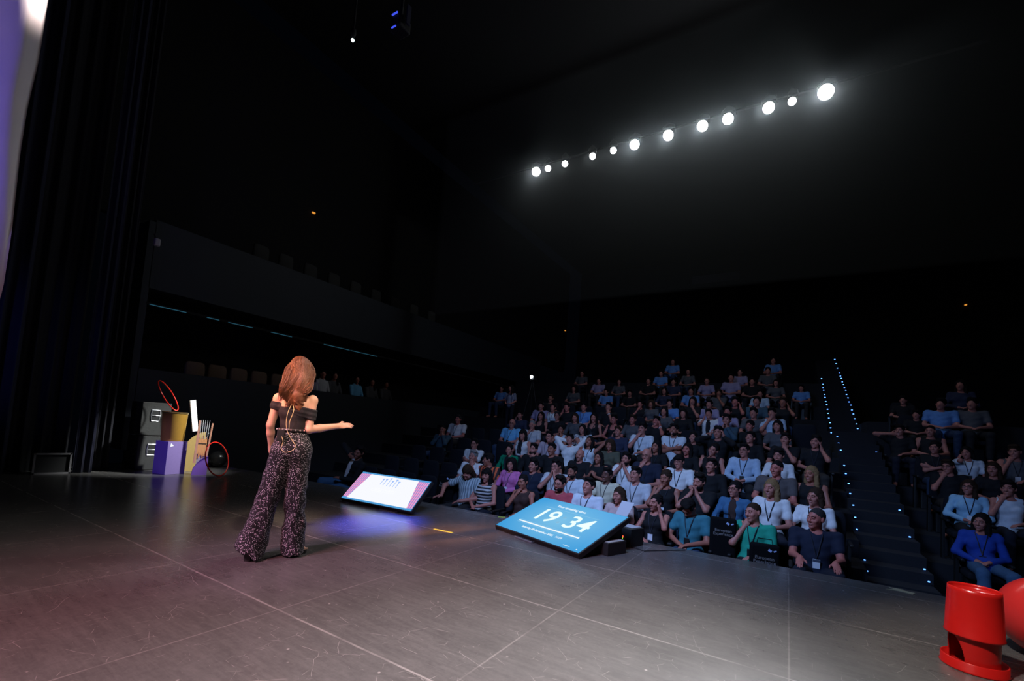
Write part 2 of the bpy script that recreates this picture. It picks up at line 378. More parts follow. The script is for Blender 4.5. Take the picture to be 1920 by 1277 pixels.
# raked auditorium floor, one tread per row, cross aisle, upper rows, stairs
def tread_strip(name, x0, x1, steps, m):
    mb = MB()
    for (y0, y1, z) in steps: mb.box(((x0+x1)/2, (y0+y1)/2, z-.6), (x1-x0, y1-y0, 1.2))
    return struct(mb.obj(name, m))
def main_floor(FL, RY):
    st = [(5.3, RY(1)+.40, FL[1])]
    for r in range(2, 9): st.append((st[-1][1], RY(r)+.40, FL[r]))
    st.append((st[-1][1], RY(9)-.6, FL[8]+.12))
    for r in range(9, 13): st.append((st[-1][1], RY(r)+.40, FL[r]))
    st.append((st[-1][1], 26, FL[12]+.4)); tread_strip('floor_stalls', -11, .93, st, CARPET)
    st = [(5.3, RY(21)+.4, FL[21])]
    for r in range(22, 28): st.append((st[-1][1], RY(r)+.4, FL[r]))
    st.append((st[-1][1], 26, FL[27]+.5)); tread_strip('floor_right_block', 1.68, 8, st, CARPET)
struct(MB().box((-1.5, 26.1, 5), (20, .2, 13)).obj('wall_back', BLACKW)); struct(MB().box((8.1, 12, 5), (.2, 28, 13)).obj('wall_right', BLACKW))
struct(MB().box((-1.5, 11, 11.6), (20, 32, .2)).obj('ceiling', BLACKW))
# left side wall: lower panel, box opening with LED lip, panel above, upper gallery
for nm, c_, z_, m_ in (('wall_left_lower', (-11.1, 12, .55), (.2, 16.7, 2.75), SIDE), ('wall_left_panel', (-11.1, 12, 4.25), (.2, 16.7, 1.4), SIDE), ('wall_left_back', (-12.9, 12, 2.7), (.2, 17, 4), BLACKW), ('wall_left_end', (-12, 3.6, 2.6), (2, .12, 4.6), SIDE), ('floor_balcony', (-12, 12, 1.57), (1.6, 16.7, .1), BLACKW), ('ceiling_balcony', (-12, 12, 3.62), (1.6, 16.8, .1), BLACKW), ('floor_gallery', (-12, 12, 4.85), (1.6, 16.7, .1), BLACKW), ('wall_left_gallery', (-12.4, 12, 8.4), (.2, 28, 6.4), BLACKW), ('trim_1', (-11.04, 12, 3.24), (.09, 16.7, .05), BLACKW)):
    struct(MB().box(c_, z_).obj(nm, m_))
LED = mat('led_strip', (.02, .1, .12), .4, emit=(.12, .55, .85), es=.10)
for k, (a, b_) in enumerate(((3.7, 4.35), (4.75, 5.0), (5.2, 5.75), (6.2, 6.75), (7.7, 8.55), (8.6, 9.6))):
    tag(MB().box((-10.985, (a+b_)/2, 3.222), (.02, b_-a, .015)).obj('led_strip', LED), ['first', 'second', 'third', 'fourth', 'fifth', 'sixth'][k]+' thin blue light strip under the left balcony, counted from the stage', 'light strip', 'light strips under the balcony')
# black masking drapes with folds
def drape(name, x0, y0, x1, y1, h, m, label, n=5, amp=.06, z0=.0):
    N = 90; L = math.hypot(x1-x0, y1-y0); ex = V3(x1-x0, y1-y0, 0)/L; nn = V3(-ex[1], ex[0], 0); V = []; zs = np.linspace(z0, h, 14)
    for t in (0, .012):
        for z in zs:
            for i in range(N):
                s_ = i/(N-1); a = amp*(math.sin(2*math.pi*n*s_+.3*math.sin(z))+.35*math.sin(2*math.pi*n*2.3*s_+1))
                V.append(V3(x0, y0, z)+ex*L*s_+nn*(a+t))
    Fc = []; K = len(zs)
    for t in (0, 1):
        o = t*K*N
        for j in range(K-1):
            for i in range(N-1): q = [o+j*N+i, o+j*N+i+1, o+(j+1)*N+i+1, o+(j+1)*N+i]; Fc.append(q if t == 0 else q[::-1])
    for j in (0, K-1):
        for i in range(N-1): Fc.append([j*N+i, K*N+j*N+i, K*N+j*N+i+1, j*N+i+1])
    for i in (0, N-1):
        for j in range(K-1): Fc.append([j*N+i, (j+1)*N+i, K*N+(j+1)*N+i, K*N+j*N+i])
    return tag(link(name, npmesh(name, V, Fc), m), label, 'curtain')
DR = mat('black_drape', (.014, .014, .02), .9, noise=.3, nscale=4); DR2 = mat('navy_drape', (.02, .022, .05), .9, noise=.3, nscale=4)
drape('masking_drape', -10.2, 1.0, -10.2, 1.9, 9, DR2, 'dark navy masking curtain at far left behind the floor frame', 4)
drape('masking_drape', -10.35, 1.9, -10.35, 2.62, 9, DR, 'black masking curtain between the floor frame and the grey drape column', 3, .04)
drape('masking_drape', -9.98, 2.62, -10.02, 2.86, 9, DR2, 'narrow grey-black drape column, nearer of the two beside the floor frame', 2, .035)
drape('masking_drape', -10.2, 2.92, -10.24, 3.14, 9, DR, 'narrow black drape column, farther of the two beside the stacked cabinets', 2, .035)
# white sail cloth hanging at the left
WS = mat('white_sail', (.8, .78, .8), .75, noise=.06, nscale=5, bump=.15)
V = []; NI, NJ = 64, 40
SAILZ, SAILY = [1.6, 1.98, 2.41, 2.76, 3.06, 3.4, 3.6, 3.83, 4.38, 5.8], [.76, .80, .805, .80, .795, .80, .81, .825, .83, .86]
def sail(i, j):
    t = j/(NJ-1); s_ = i/(NI-1); z = 5.8-4.2*t
    ye = float(np.interp(z, SAILZ, SAILY)); cr = ye-.11+.06*max(0, 3.6-z); y = -.5+(ye+.5)*s_
    x = -5.08-(.5*(y-cr) if y > cr else .30*(cr-y))+.03*math.sin(30*s_+1.5*z)*(.25+t)*(1-s_*.6)+.025*math.sin(13*s_+.6*z)
    return V3(x, y, z)
for k in (0, 1):
    for j in range(NJ):
        for i in range(NI): V.append(sail(i, j)+V3(-.01*k, 0, 0))
Fc = []
for k in (0, 1):
    o = k*NI*NJ
    for j in range(NJ-1):
        for i in range(NI-1): q = [o+j*NI+i, o+j*NI+i+1, o+(j+1)*NI+i+1, o+(j+1)*NI+i]; Fc.append(q if k else q[::-1])
o = NI*NJ
for j in range(NJ-1): Fc += [[j*NI+NI-1, o+j*NI+NI-1, o+(j+1)*NI+NI-1, (j+1)*NI+NI-1], [j*NI, (j+1)*NI, o+(j+1)*NI, o+j*NI]]
for i in range(NI-1): Fc += [[i, o+i, o+i+1, i+1], [(NJ-1)*NI+i, (NJ-1)*NI+i+1, o+(NJ-1)*NI+i+1, o+(NJ-1)*NI+i]]
tag(link('hanging_cloth', npmesh('hanging_cloth', V, Fc), WS), 'white stretched cloth hanging at the upper left edge, lit purple and cream', 'cloth')
# ------------------------------------------------------------ set pieces at far left
PUR = mat('purple_paint', (.20, .14, .34), .6, noise=.08); GOLD = mat('gold_foil', (.62, .34, .06), .36, metal=.45, noise=.1); REDG = mat('red_gloss', (.55, .012, .01), .25, noise=.06); WHT = mat('white_board', (.8, .8, .8), .6); YEL = mat('mustard_board', (.52, .36, .12), .7, noise=.08)
GREYB = mat('grey_cabinet', (.03, .03, .029), .7, noise=.3, nscale=30, bump=.3); STEEL = mat('steel', (.5, .5, .52), .35, metal=.8); BLK = mat('black_gloss', (.015, .015, .016), .22); BLKM = mat('black_matt', (.012, .012, .013), .7); WOOD = mat('pink_wood', (.55, .26, .17), .6, noise=.15); ORG = mat('orange_slats', (.75, .33, .12), .6, noise=.1); ACR = mat('clear_rod', (.5, .52, .55), .1, spec=.8)
def cabinet(z, label):
    r = empty('speaker_cabinet', (-10.35, 3.72, z), 0); tag(r, label, 'speaker cabinet', 'stacked grey cabinets')
    m = MB(); m.box((0, 0, .315), (.5, .46, .62), None, .012); m.obj('cabinet_body', GREYB, r)
    h = MB().tube([(.262, -.09+.055*math.cos(a)*1.1-.02, .33+.09*math.sin(a)) if False else (.258, -.02+x, .38+y) for x, y in ((-.06, -.1), (.06, -.1), (.07, 0), (.06, .1), (-.06, .1), (-.07, 0)) for a in (0,)], .012, 6, True).obj('handle_rim', STEEL, r)
    MB().box((.252, -.02, .38), (.012, .11, .19), None, .004).obj('handle_recess', BLKM, r); MB().tube([(.262, -.08, .38), (.275, -.02, .38), (.262, .05, .38)], .011, 6).obj('handle_bar', STEEL, r)
    return r
cabinet(0, 'grey speaker cabinet on the floor, lower of the stacked pair'); cabinet(.636, 'grey speaker cabinet, upper of the stacked pair')
r = empty('plinth', (-9.5, 3.78, 0), math.radians(11)); tag(r, 'purple square plinth carrying the gold drum', 'plinth'); MB().box((0, 0, .293), (.335, .335, .585), None, .004).obj('plinth_box', PUR, r); MB().prism([(0, 0), (.06, .02), (.01, .07)], (.169, -.13, .49), (0, 1, 0), (0, 0, 1), (1, 0, 0), .002).obj('paper_scrap', WHT, r)
r = empty('gold_drum', (-9.5, 3.78, .587)); tag(r, 'shiny gold tapered drum on the purple plinth', 'drum'); MB().lathe([(0, 0), (.165, 0), (.17, .01), (.192, .50), (.198, .515), (.192, .52), (.18, .51), (0, .50)], 48).obj('drum_shell', GOLD, r, smooth=True); MB().lathe([(.193, .495), (.199, .505), (.199, .522), (.193, .525)], 48).obj('drum_rim', mat('gold_rim', (.7, .5, .2), .3, metal=.9), r); MB().prism([(-.05, -.03), (.05, -.03), (.06, .04), (-.04, .03)], (.05, .0, .513), (1, 0, 0), (0, 1, 0), (0, 0, 1), .004).obj('paper_scrap', WHT, r)
def hoop(c, R_, ax, tilt, label):
    a, b_ = nrm(ax), nrm(tilt); n = 56
    o = MB().tube([V3(*c)+(a*math.cos(t)+b_*math.sin(t))*R_ for t in np.linspace(0, 2*math.pi, n+1)[:-1]], .011, 8, True).obj('red_hoop', mat('hoop_red', (.75, .03, .02), .2, spec=.8), smooth=True); tag(o, label, 'hoop', 'red hoops'); return o
hoop((-9.50, 3.64, 1.395), .29, (-.79, .61, 0), (-.18, -.45, .88), 'thin red hoop standing tilted on the gold drum')
hoop((-8.80, 4.24, .316), .31, (-.52, .85, 0), (-.08, -.2, .975), 'red hoop standing on the floor in front of the black ball')
tag(MB().prism([(0, 0), (.36, 0), (.36, .76), (.30, .755), (.23, .72), (.14, .645), (.06, .54), (.015, .44), (0, .36)], (-9.75, 4.05, 0), (.37, .93, 0), (0, 0, 1), (-.93, .37, 0), .035).obj('mustard_panel', YEL), 'mustard round-topped panel standing behind the plinth', 'panel')
tag(MB().box((-9.70, 4.17, 1.06), (.03, .10, .60), Matrix.Rotation(math.radians(10), 3, 'X'), .003).obj('white_slab', WHT), 'white upright board leaning above the mustard panel', 'board')
r = empty('paintbrush_prop', (-9.17, 4.13, 0), math.radians(-20)); r.scale = (1, .74, 1); tag(r, 'giant brush prop of pink posts, clear rods and orange bristles on purple base', 'prop')
MB().box((0, -.11, .6), (.03, .045, .78), Matrix.Rotation(math.radians(-2), 3, 'X')).obj('post', WOOD, r); MB().box((0, .14, .56), (.03, .035, .78), Matrix.Rotation(math.radians(-5), 3, 'X')).obj('post', WOOD, r)
for k in range(5): MB().tube([(.01, -.06+.038*k, .66), (.01, -.075+.045*k, 1.0)], .006, 6).obj('rod', ACR, r)
m = MB(); [m.box((0, -.075+.02*k, .53-.018*((k*7) % 4)), (.02, .016, .30+.03*((k*5) % 3))) for k in range(9)]; m.obj('bristle_block', ORG, r); MB().box((.012, .005, .57), (.01, .17, .012)).obj('dark_band', BLKM, r)
MB().box((-.01, 0, .28), (.02, .17, .22)).obj('grey_panel', mat('grey_panel', (.35, .3, .34), .5), r); MB().prism([(-.16, 0), (.15, 0), (.15, .34), (.1, .33), (0, .28), (-.08, .2), (-.14, .12)], (.03, 0, 0), (0, 1, 0), (0, 0, 1), (1, 0, 0), .05).obj('purple_base', mat('violet_paint', (.22, .1, .42), .6), r)
tag(MB().sphere((-10.2, 4.92, .17), .17, 32, 20).obj('black_ball', BLK, smooth=True), 'large glossy black ball on the floor behind the red hoop', 'ball'); 
r = empty('ball_stand', (-10.2, 4.66, 0)); tag(r, 'small glossy black ball raised on a thin stand behind the brush prop', 'ball'); MB().sphere((0, 0, .68), .075, 24, 16).obj('stand_ball', BLK, r, smooth=True); MB().tube([(0, 0, .01), (0, 0, .62)], .008, 8).obj('stand_rod', BLKM, r); MB().lathe([(0, 0), (.09, 0), (.09, .012), (0, .016)], 24).obj('stand_base', BLKM, r)
r = empty('power_box', (-10.35, 5.0, 0), .5); tag(r, 'small grey floor power box with sockets, left stage corner', 'power box'); MB().box((0, 0, .12), (.22, .3, .22), None, .01).obj('box_body', mat('grey_box', (.14, .14, .14), .6), r)
for k in (-1, 1): MB().lathe([(0, .0), (.028, .0), (.028, .008), (.02, .01), (.018, .004), (0, .004)], 16, (.111, k*.06, .13), Matrix.Rotation(math.pi/2, 3, 'Y')).obj('socket', BLKM, r)
m = MB(); [m.box(c, s_) for c, s_ in (((0, 0, .012), (.03, .44, .024)), ((0, 0, .32), (.03, .44, .024)), ((0, -.21, .166), (.03, .024, .33)), ((0, .21, .166), (.03, .024, .33)))]
r = empty('floor_frame', (-9.95, 2.36, 0)); tag(r, 'low black box panel outlined with grey tape beside the drapes', 'panel'); MB().box((-.06, 0, .165), (.08, .42, .31)).obj('panel_body', BLKM, r); m.obj('tape_outline', mat('grey_tape', (.2, .19, .2), .7), r)
# stage marks
tag(MB().box((-3.355, 4.127, .001), (.27, .03, .002), Matrix.Rotation(math.radians(3), 3, 'Z')).obj('yellow_tape', mat('yellow_tape', (.75, .78, .08), .6)), 'short yellow tape mark between the two floor monitors', 'tape mark')
tag(MB().box((-3.36, 5.38, .001), (.10, .035, .002), Matrix.Rotation(math.radians(40), 3, 'Z')).obj('lime_tape', mat('lime_tape', (.4, .6, .05), .6)), 'lime tape mark at the stage edge left of the timer screen', 'tape mark')
tag(MB().prism([(-.1, -.05), (.0, -.03), (.09, -.06), (.12, .01), (.03, .03), (.05, .06), (-.06, .05), (-.02, .01)], (.9, 5.5, .001), (1, 0, 0), (0, 1, 0), (0, 0, 1), .003).obj('tape_scrap', mat('beige_tape', (.35, .33, .22), .7)), 'crumpled beige tape scrap on the stage edge left of the red pot', 'tape scrap')
# ------------------------------------------------------------ floor monitors
def emis(name, c, s_): return mat(name, (0, 0, 0), .3, emit=c, es=s_, spec=.3)
def monitor(BL, BR, TL, TR, th, name, label):
    BL, BR, TL, TR = map(lambda p: V3(*p), (BL, BR, TL, TR)); ex = nrm((BR-BL)+(TR-TL)); ey = (TL+TR-BL-BR)/2; ey = ey-ex*(ey@ex); H_ = np.linalg.norm(ey); ey = nrm(ey); W_ = (np.linalg.norm(BR-BL)+np.linalg.norm(TR-TL))/2; n = np.cross(ex, ey); c = (BL+BR+TL+TR)/4
    r = empty(name); Mx = Matrix.Identity(4)
    for i in range(3): Mx[i][0], Mx[i][1], Mx[i][2], Mx[i][3] = ex[i], ey[i], n[i], c[i]
    r.matrix_world = Mx; tag(r, label, 'monitor', 'floor monitors facing the presenter')
    MB().box((0, 0, -.036), (W_+.03, H_+.03, .06), None, .008).obj('housing', BLKM, r)
    return r, W_, H_, Mx
def text(body, size, x, y, z, m, r, name, sx=1.0):
    cu = bpy.data.curves.new(name, 'FONT'); cu.body = body; cu.size = size; cu.align_x = 'CENTER'; cu.align_y = 'CENTER'; cu.extrude = .0005; cu.offset = size*.012; o = bpy.data.objects.new(name, cu); COL.objects.link(o)
    me = bpy.data.meshes.new_from_object(o.evaluated_get(bpy.context.evaluated_depsgraph_get())); bpy.data.objects.remove(o); me.name = name; me.materials.clear()
    o = link(name, me, m, r, (x, y, z)); o.scale = (sx, 1, 1); return o
r, W_, H_, Mx = monitor((-5.58, 4.39, .06), (-4.25, 4.47, .06), (-5.48, 4.79, .42), (-4.17, 4.83, .42), 0, 'floor_monitor', 'floor monitor showing a white slide framed by pink curtains')
w2, h2 = W_/2, H_/2
MB().box((0, 0, -.003), (W_, H_, .004)).obj('screen', emis('screen_blue_border', (.10, .42, .85), .8), r)
MB().prism([(-w2*.86, -h2*.90), (w2*.86, -h2*.90), (w2*.80, -h2*.2), (w2*.70, h2*.9), (-w2*.70, h2*.9), (-w2*.80, -h2*.2)], (0, 0, 0), (1, 0, 0), (0, 1, 0), (0, 0, 1), .001).obj('white_slide', emis('screen_white', (.94, .955, 1), 1.0), r)
def curtain_mat():
    m = mat('screen_pink', (0, 0, 0), .3, emit=(1, .3, .55), es=.95); nt = m.node_tree; tc = nt.nodes.new('ShaderNodeTexCoord'); wv = nt.nodes.new('ShaderNodeTexWave'); wv.inputs['Scale'].default_value = 9; wv.inputs['Distortion'].default_value = .5; rp = nt.nodes.new('ShaderNodeValToRGB')
    rp.color_ramp.elements[0].color = (.12, .3, .75, 1); rp.color_ramp.elements[1].color = (1, .33, .58, 1); rp.color_ramp.elements[0].position = .12; rp.color_ramp.elements[1].position = .45
    nt.links.new(tc.outputs['Object'], wv.inputs['Vector']); nt.links.new(wv.outputs['Fac'], rp.inputs['Fac']); nt.links.new(rp.outputs['Color'], nt.nodes['Principled BSDF'].inputs['Emission Color']); return m
CM = curtain_mat()
for k in (-1, 1):
    pl = [(k*w2*.70, h2*.88), (k*w2*.99, h2*.88), (k*w2*.99, -h2*.88), (k*w2*.86, -h2*.88), (k*w2*.83, -h2*.45), (k*w2*.78, 0), (k*w2*.74, h2*.4)]
    MB().prism(pl if k < 0 else pl[::-1], (0, 0, .0012), (1, 0, 0), (0, 1, 0), (0, 0, 1), .001).obj('curtain_graphic', CM, r)
m = MB()
for k, (x, hh, y0) in enumerate(((-.16, .09, .06), (-.10, .10, .055), (-.03, .13, .05), (.03, .09, .045), (.09, .12, .05), (.15, .10, .04))):
    m.box((x, h2*.25+y0+hh/2-.05, .0025), (.010, hh, .001)); m.box((x-.012, h2*.25+y0+hh-.045, .0025), (.008, .03, .001), Matrix.Rotation(.6, 3, 'Z')); m.box((x+.012, h2*.25+y0+hh-.045, .0025), (.008, .03, .001), Matrix.Rotation(-.6, 3, 'Z')); m.box((x, h2*.25+y0+hh-.04, .0025), (.018, .02, .001))
m.obj('raised_arms_icon', emis('icon_blue', (.32, .52, 1), .95), r)
text('CREATIVITY', .085, -.02, -.03, .002, emis('screen_pure_white', (.965, .975, 1), 1.0), r, 'slide_title')
MB().box((.25, -h2-.02, -.055), (.34, .035, .02), None, .004).obj('stand_foot', BLKM, r); MB().tube([(.12, -h2-.05, -.04), (.40, -h2-.05, -.04)], .008, 8).obj('foot_tube', STEEL, r)
for k in (-1, 1): MB().prism([(-.3, -.19), (.24, -.02), (.24, .02)] if 0 else [(0, 0), (.42, 0), (.42, .02), (.36, .02)], (0, 0, 0), (1, 0, 0), (0, 1, 0), (0, 0, 1), .01) if 0 else None
o = MB().prism([(0, 0), (.5, 0), (.40, .30), (.36, .30)], (-5.2, 4.55, 0), (.06, 1, 0), (0, 0, 1), (1, 0, 0), .5).obj('prop_wedge', BLKM); Wr = Mx.inverted(); o.parent = r; o.matrix_parent_inverse = Wr
r, W_, H_, Mx = monitor((-2.93, 4.67, .06), (-1.66, 4.19, .06), (-2.79, 5.41, .36), (-1.52, 4.97, .36), 0, 'timer_monitor', 'floor monitor with blue countdown timer reading 19 34')
w2, h2 = W_/2, H_/2
def blue_mat():
    m = mat('screen_timer_blue', (0, 0, 0), .3, emit=(.1, .42, .75), es=1); nt = m.node_tree; tc = nt.nodes.new('ShaderNodeTexCoord'); g = nt.nodes.new('ShaderNodeTexGradient'); g.gradient_type = 'SPHERICAL'; mp = nt.nodes.new('ShaderNodeMapping'); mp.inputs['Scale'].default_value = (1.25, 1.6, 1); rp = nt.nodes.new('ShaderNodeValToRGB')
    rp.color_ramp.elements[0].color = (.045, .34, .72, 1); rp.color_ramp.elements[1].color = (.20, .53, .80, 1); nt.links.new(tc.outputs['Object'], mp.inputs['Vector']); nt.links.new(mp.outputs[0], g.inputs['Vector']); nt.links.new(g.outputs['Fac'], rp.inputs['Fac']); nt.links.new(rp.outputs['Color'], nt.nodes['Principled BSDF'].inputs['Emission Color']); return m
MB().box((0, 0, -.003), (W_, H_, .004)).obj('screen', blue_mat(), r)
TW = emis('timer_white', (.9, .97, 1), 1.0); TG = emis('timer_pale_green', (.82, 1, .95), 1.05)
text('Your speaking time', .06, -.06, h2*.70, .001, TW, r, 'timer_heading'); MB().box((0, h2*.53, .0005), (.86, .004, .001)).obj('thin_line', emis('timer_line', (.3, .6, .85), .9), r)
text('19', .37, -.235, .03, .001, TG, r, 'timer_minutes'); text('34', .37, .275, .03, .001, TG, r, 'timer_seconds'); text(':', .34, .02, .05, .001, emis('timer_colon', (.25, .55, .8), .9), r, 'timer_colon')
MB().box((0, -h2*.47, .0005), (.98, .022, .001)).obj('progress_bar', TW, r); MB().box((-.475, -h2*.47, .0012), (.03, .024, .001)).obj('progress_mark', TG, r)
for k in (-1, 1): MB().box((0, -h2*.47+k*.03, .0005), (.98, .003, .001)).obj('thin_line', emis('timer_line', (.3, .6, .85), .9), r)
text('Saturday 20 September 2025   11:10', .044, .0, -h2*.70, .001, TW, r, 'timer_date'); MB().box((.47, -h2*.9, .0005), (.09, .006, .001)).obj('footer_mark', TW, r); MB().box((.62, -h2*.92, .0005), (.012, .014, .001)).obj('footer_dot', TW, r)
MB().box((-.12, -h2-.03, -.05), (.30, .05, .02), None, .005).obj('stand_foot', BLKM, r); MB().tube([(-.26, -h2-.055, -.035), (.03, -h2-.055, -.035)], .012, 8).obj('foot_tube', STEEL, r)
o = MB().prism([(0, 0), (.62, 0), (.58, .24), (.5, .25)], (-2.62, 4.72, 0), (.35, .94, 0), (0, 0, 1), (.94, -.35, 0), .95).obj('prop_wedge', BLKM); o.parent = r; o.matrix_parent_inverse = Mx.inverted()
r = empty('equipment_case', (-1.60, 4.72, 0), math.radians(-20)); tag(r, 'black equipment box with grey top behind the right corner of the timer screen', 'box'); MB().box((0, 0, .065), (.26, .30, .13), None, .006).obj('case_body', BLKM, r); MB().prism([(-.11, -.13), (.12, -.13), (.12, .13), (.02, .13), (.02, .02), (-.11, .02)], (0, 0, .131), (1, 0, 0), (0, 1, 0), (0, 0, 1), .003).obj('top_sheet', mat('grey_sheet', (.32, .32, .30), .7), r)
r = empty('signal_box', (-1.62, 5.28, 0), math.radians(-20)); tag(r, 'low black device with green and red lights and paper on top, at stage edge', 'device'); MB().box((0, 0, .1), (.42, .24, .2), None, .006).obj('device_body', BLKM, r); MB().box((.02, .03, .203), (.32, .17, .004)).obj('paper_sheet', mat('grey_paper', (.34, .36, .4), .7), r)
MB().box((-.11, -.122, .1), (.09, .006, .08)).obj('brown_label', mat('brown_label', (.2, .1, .08), .6), r); MB().box((.09, -.122, .08), (.016, .008, .014)).obj('green_light', emis('green_led', (.3, 1, .05), 4), r); MB().box((.105, -.122, .1), (.012, .008, .02)).obj('red_light', emis('red_led', (1, .12, .05), 1.2), r)
tag(MB().tube([(-1.45, 5.12, .006), (-1.3, 5.05, .006), (-1.1, 5.3, .006), (-.95, 5.48, .006)], .005, 6).obj('cable', BLKM), 'thin black cable lying from the signal box to the stage edge', 'cable')
# ------------------------------------------------------------ red pot and red ball
r = empty('red_pot_prop', (.975, 3.833, 0)); tag(r, 'large glossy red plastic pot with arched cut-out standing in a red tray', 'pot')
MB().lathe([(0, .004), (.12, .004), (.149, .0), (.152, .008), (.147, .012), (.147, .055), (.143, .058), (.139, .055), (.139, .02), (0, .018)], 64).obj('tray', REDG, r, smooth=True)
n = 180
def arch(a, b_, k, n_):
    ang = (k+.5)/n_*2*math.pi; ang0 = math.radians(196); d = abs((ang-ang0+math.pi) % (2*math.pi)-math.pi); z = (a[1]+b_[1])/2
    w_ = .72
    return z < .188 and d < w_*math.sqrt(max(0, 1-((z-.02)/.17)**2))
o = MB().lathe([(.113, .02+.0017*k) for k in range(100)]+[(.113, .19)], n, skip=arch).obj('lower_column', REDG, r, smooth=True); md = o.modifiers.new('t', 'SOLIDIFY'); md.thickness = .006; md.offset = -1
MB().lathe([(.113, .185), (.132, .188), (.134, .195), (.130, .200), (.120, .44), (.118, .462), (.115, .463), (.114, .45), (.114, .435), (.0, .437)], 64).obj('upper_cup', REDG, r, smooth=True)
tag(MB().sphere((1.46, 4.36, .25), .25, 48, 32).obj('red_ball', mat('red_ball_gloss', (.62, .03, .03), .22, noise=.05), smooth=True), 'large glossy red ball at the right frame edge behind the red pot', 'ball')
# ------------------------------------------------------------ presenter
def presenter():
    P0 = (-3.64, 2.31, 0); rz = math.atan2(.85, .53)
    Rt = rotm(math.pi-.35); hc = V3(.052, .02, 1.575); Rh = rotm(math.pi-.62, .04, .05)
    RS, LS = V3(.168, -.03, 1.34), V3(-.125, .05, 1.335); RE, RW = V3(.160, -.055, 1.09), V3(.435, .07, 1.135); LE, LW = V3(-.172, .05, 1.105), V3(-.150, .13, .915)
    nb = V3(.03, .01, 1.40)
    hipR, hipL = V3(.10, .0, .90), V3(-.04, .01, .90); kR, aR = V3(.108, .03, .48), V3(.12, .03, .09); kL, aL = V3(-.125, .03, .50), V3(-.215, -.01, .12)
    def torso(d=0):
        q = SDF(); q.ell((.032, .0, .93), V3(.155, .115, .13)+d, .05, Rt); q.ell((.028, .01, 1.09), V3(.112, .088, .13)+d, .06, Rt); q.ell((.022, .012, 1.24), V3(.138, .098, .13)+d, .05, Rt)
        q.cone(LS*.78+nb*.22-V3(0, 0, .03), LS, .05+d, .046+d, .04); q.cone(RS*.78+nb*.22-V3(0, 0, .03), RS, .05+d, .046+d, .04); q.cone((.024, .01, 1.33), nb, .085+d, .05+d, .05)
        q.ell((.08, -.05, 1.27), V3(.05, .045, .09)+d, .04, Rt); q.ell((-.04, -.03, 1.27), V3(.05, .045, .09)+d, .04, Rt)
        return q
    b = torso(); b.cone(nb-V3(0, 0, .02), hc+Rh @ V3(0, .02, -.06), .046, .042, .03); head_sdf(b, hc, Rh, True, .97, True)
    for S_, E_, W_, q, d, n, cu in ((RS, RE, RW, 1, (1, .22, .12), (.0, .6, -.8), .16), (LS, LE, LW, -1, (.12, .25, -1), (1, .1, 0), .5)):
        b.cone(S_, E_, .045, .034, .02); b.cone(E_, E_*.65+W_*.35, .034, .034, .012); b.cone(E_*.65+W_*.35, W_, .034, .023, .015); hand_sdf(b, W_, d, n, q, cu, .92, .16)
    for h_, k_, a_ in ((hipR, kR, aR), (hipL, kL, aL)): b.cone(h_, k_, .075, .05, .03); b.cone(k_, a_, .048, .034, .02)
    # feet in sandals
    fR = nrm((.75, .62, 0)); fL = nrm((.35, .93, 0))
    b.cone(aR-V3(0, 0, .02), aR+fR*.12-V3(0, 0, .055), .034, .03, .02)
    for k in range(5): p = aR+fR*.135+np.cross(fR, (0, 0, 1))*(.024-.012*k)-V3(0, 0, .055); b.cone(p, p+fR*(.028-.003*k), .0085, .0075, .004)
    b.cone(aL-V3(0, 0, .02), aL+fL*.13-V3(0, 0, .08), .034, .028, .02)
    fine = [(hc-.13, hc+.13, .006), (V3(.42, .02, 1.08), V3(.64, .18, 1.2), .0045), (V3(-.2, .08, .72), V3(-.07, .22, .95), .006)]
    root = link('person', b.mesh('presenter_body', .010, fine), mat('skin_presenter', (.60, .335, .245), .5, noise=.08, nscale=20), None, P0, rz); root.scale = (.9, .9, 1)
    tag(root, 'presenter seen from behind in black off-shoulder top and dotted wide trousers, right arm held out', 'person')
    BT = mat('black_knit', (.016, .014, .018), .8, noise=.2, nscale=60, bump=.2, spec=.3)
    q = torso(.009); q.half((0, 0, 1.27), (.05, 0, 1)); q.half((0, 0, 1.075), (0, 0, -1)); link('top', q.mesh('top', .009, disp=lambda X, Y, Z: .003*np.sin(70*Z+20*X)*np.sin(20*X+9*Y)), BT, root)
    q = SDF(); q.ell((.022, .012, 1.26), (.152, .112, .16), .04, Rt); q.ell((.08, -.05, 1.27), (.062, .058, .11), .04, Rt)
    for S_, E_ in ((RS, RE), (LS, LE)): q.cone(S_+(E_-S_)*.0, S_+(E_-S_)*.75, .058, .050, .04)
    q.half((.02, 0, 1.287), (.13, 0, 1), .01); q.half((.02, 0, 1.205), (-.20, 0, -1), .01); q.ell((.0, -.10, 1.315), (.09, .10, .05), .03, None, 's')
    link('shoulder_band', q.mesh('shoulder_band', .008, disp=lambda X, Y, Z: .0025*np.sin(150*Z+25*X)), BT, root)
    # dotted trousers
    TM = mat('dotted_fabric', (.012, .01, .014), .7, spec=.3); nt = TM.node_tree; vo = nt.nodes.new('ShaderNodeTexVoronoi'); vo.inputs['Scale'].default_value = 98; vo.inputs['Randomness'].default_value = .5; tc = nt.nodes.new('ShaderNodeTexCoord'); rp = nt.nodes.new('ShaderNodeValToRGB')
    rp.color_ramp.elements[0].position = .23; rp.color_ramp.elements[1].position = .29; rp.color_ramp.elements[0].color = (.78, .72, .82, 1); rp.color_ramp.elements[1].color = (.009, .008, .011, 1)
    nt.links.new(tc.outputs['Object'], vo.inputs['Vector']); nt.links.new(vo.outputs['Distance'], rp.inputs['Fac']); nt.links.new(rp.outputs['Color'], nt.nodes['Principled BSDF'].inputs['Base Color'])
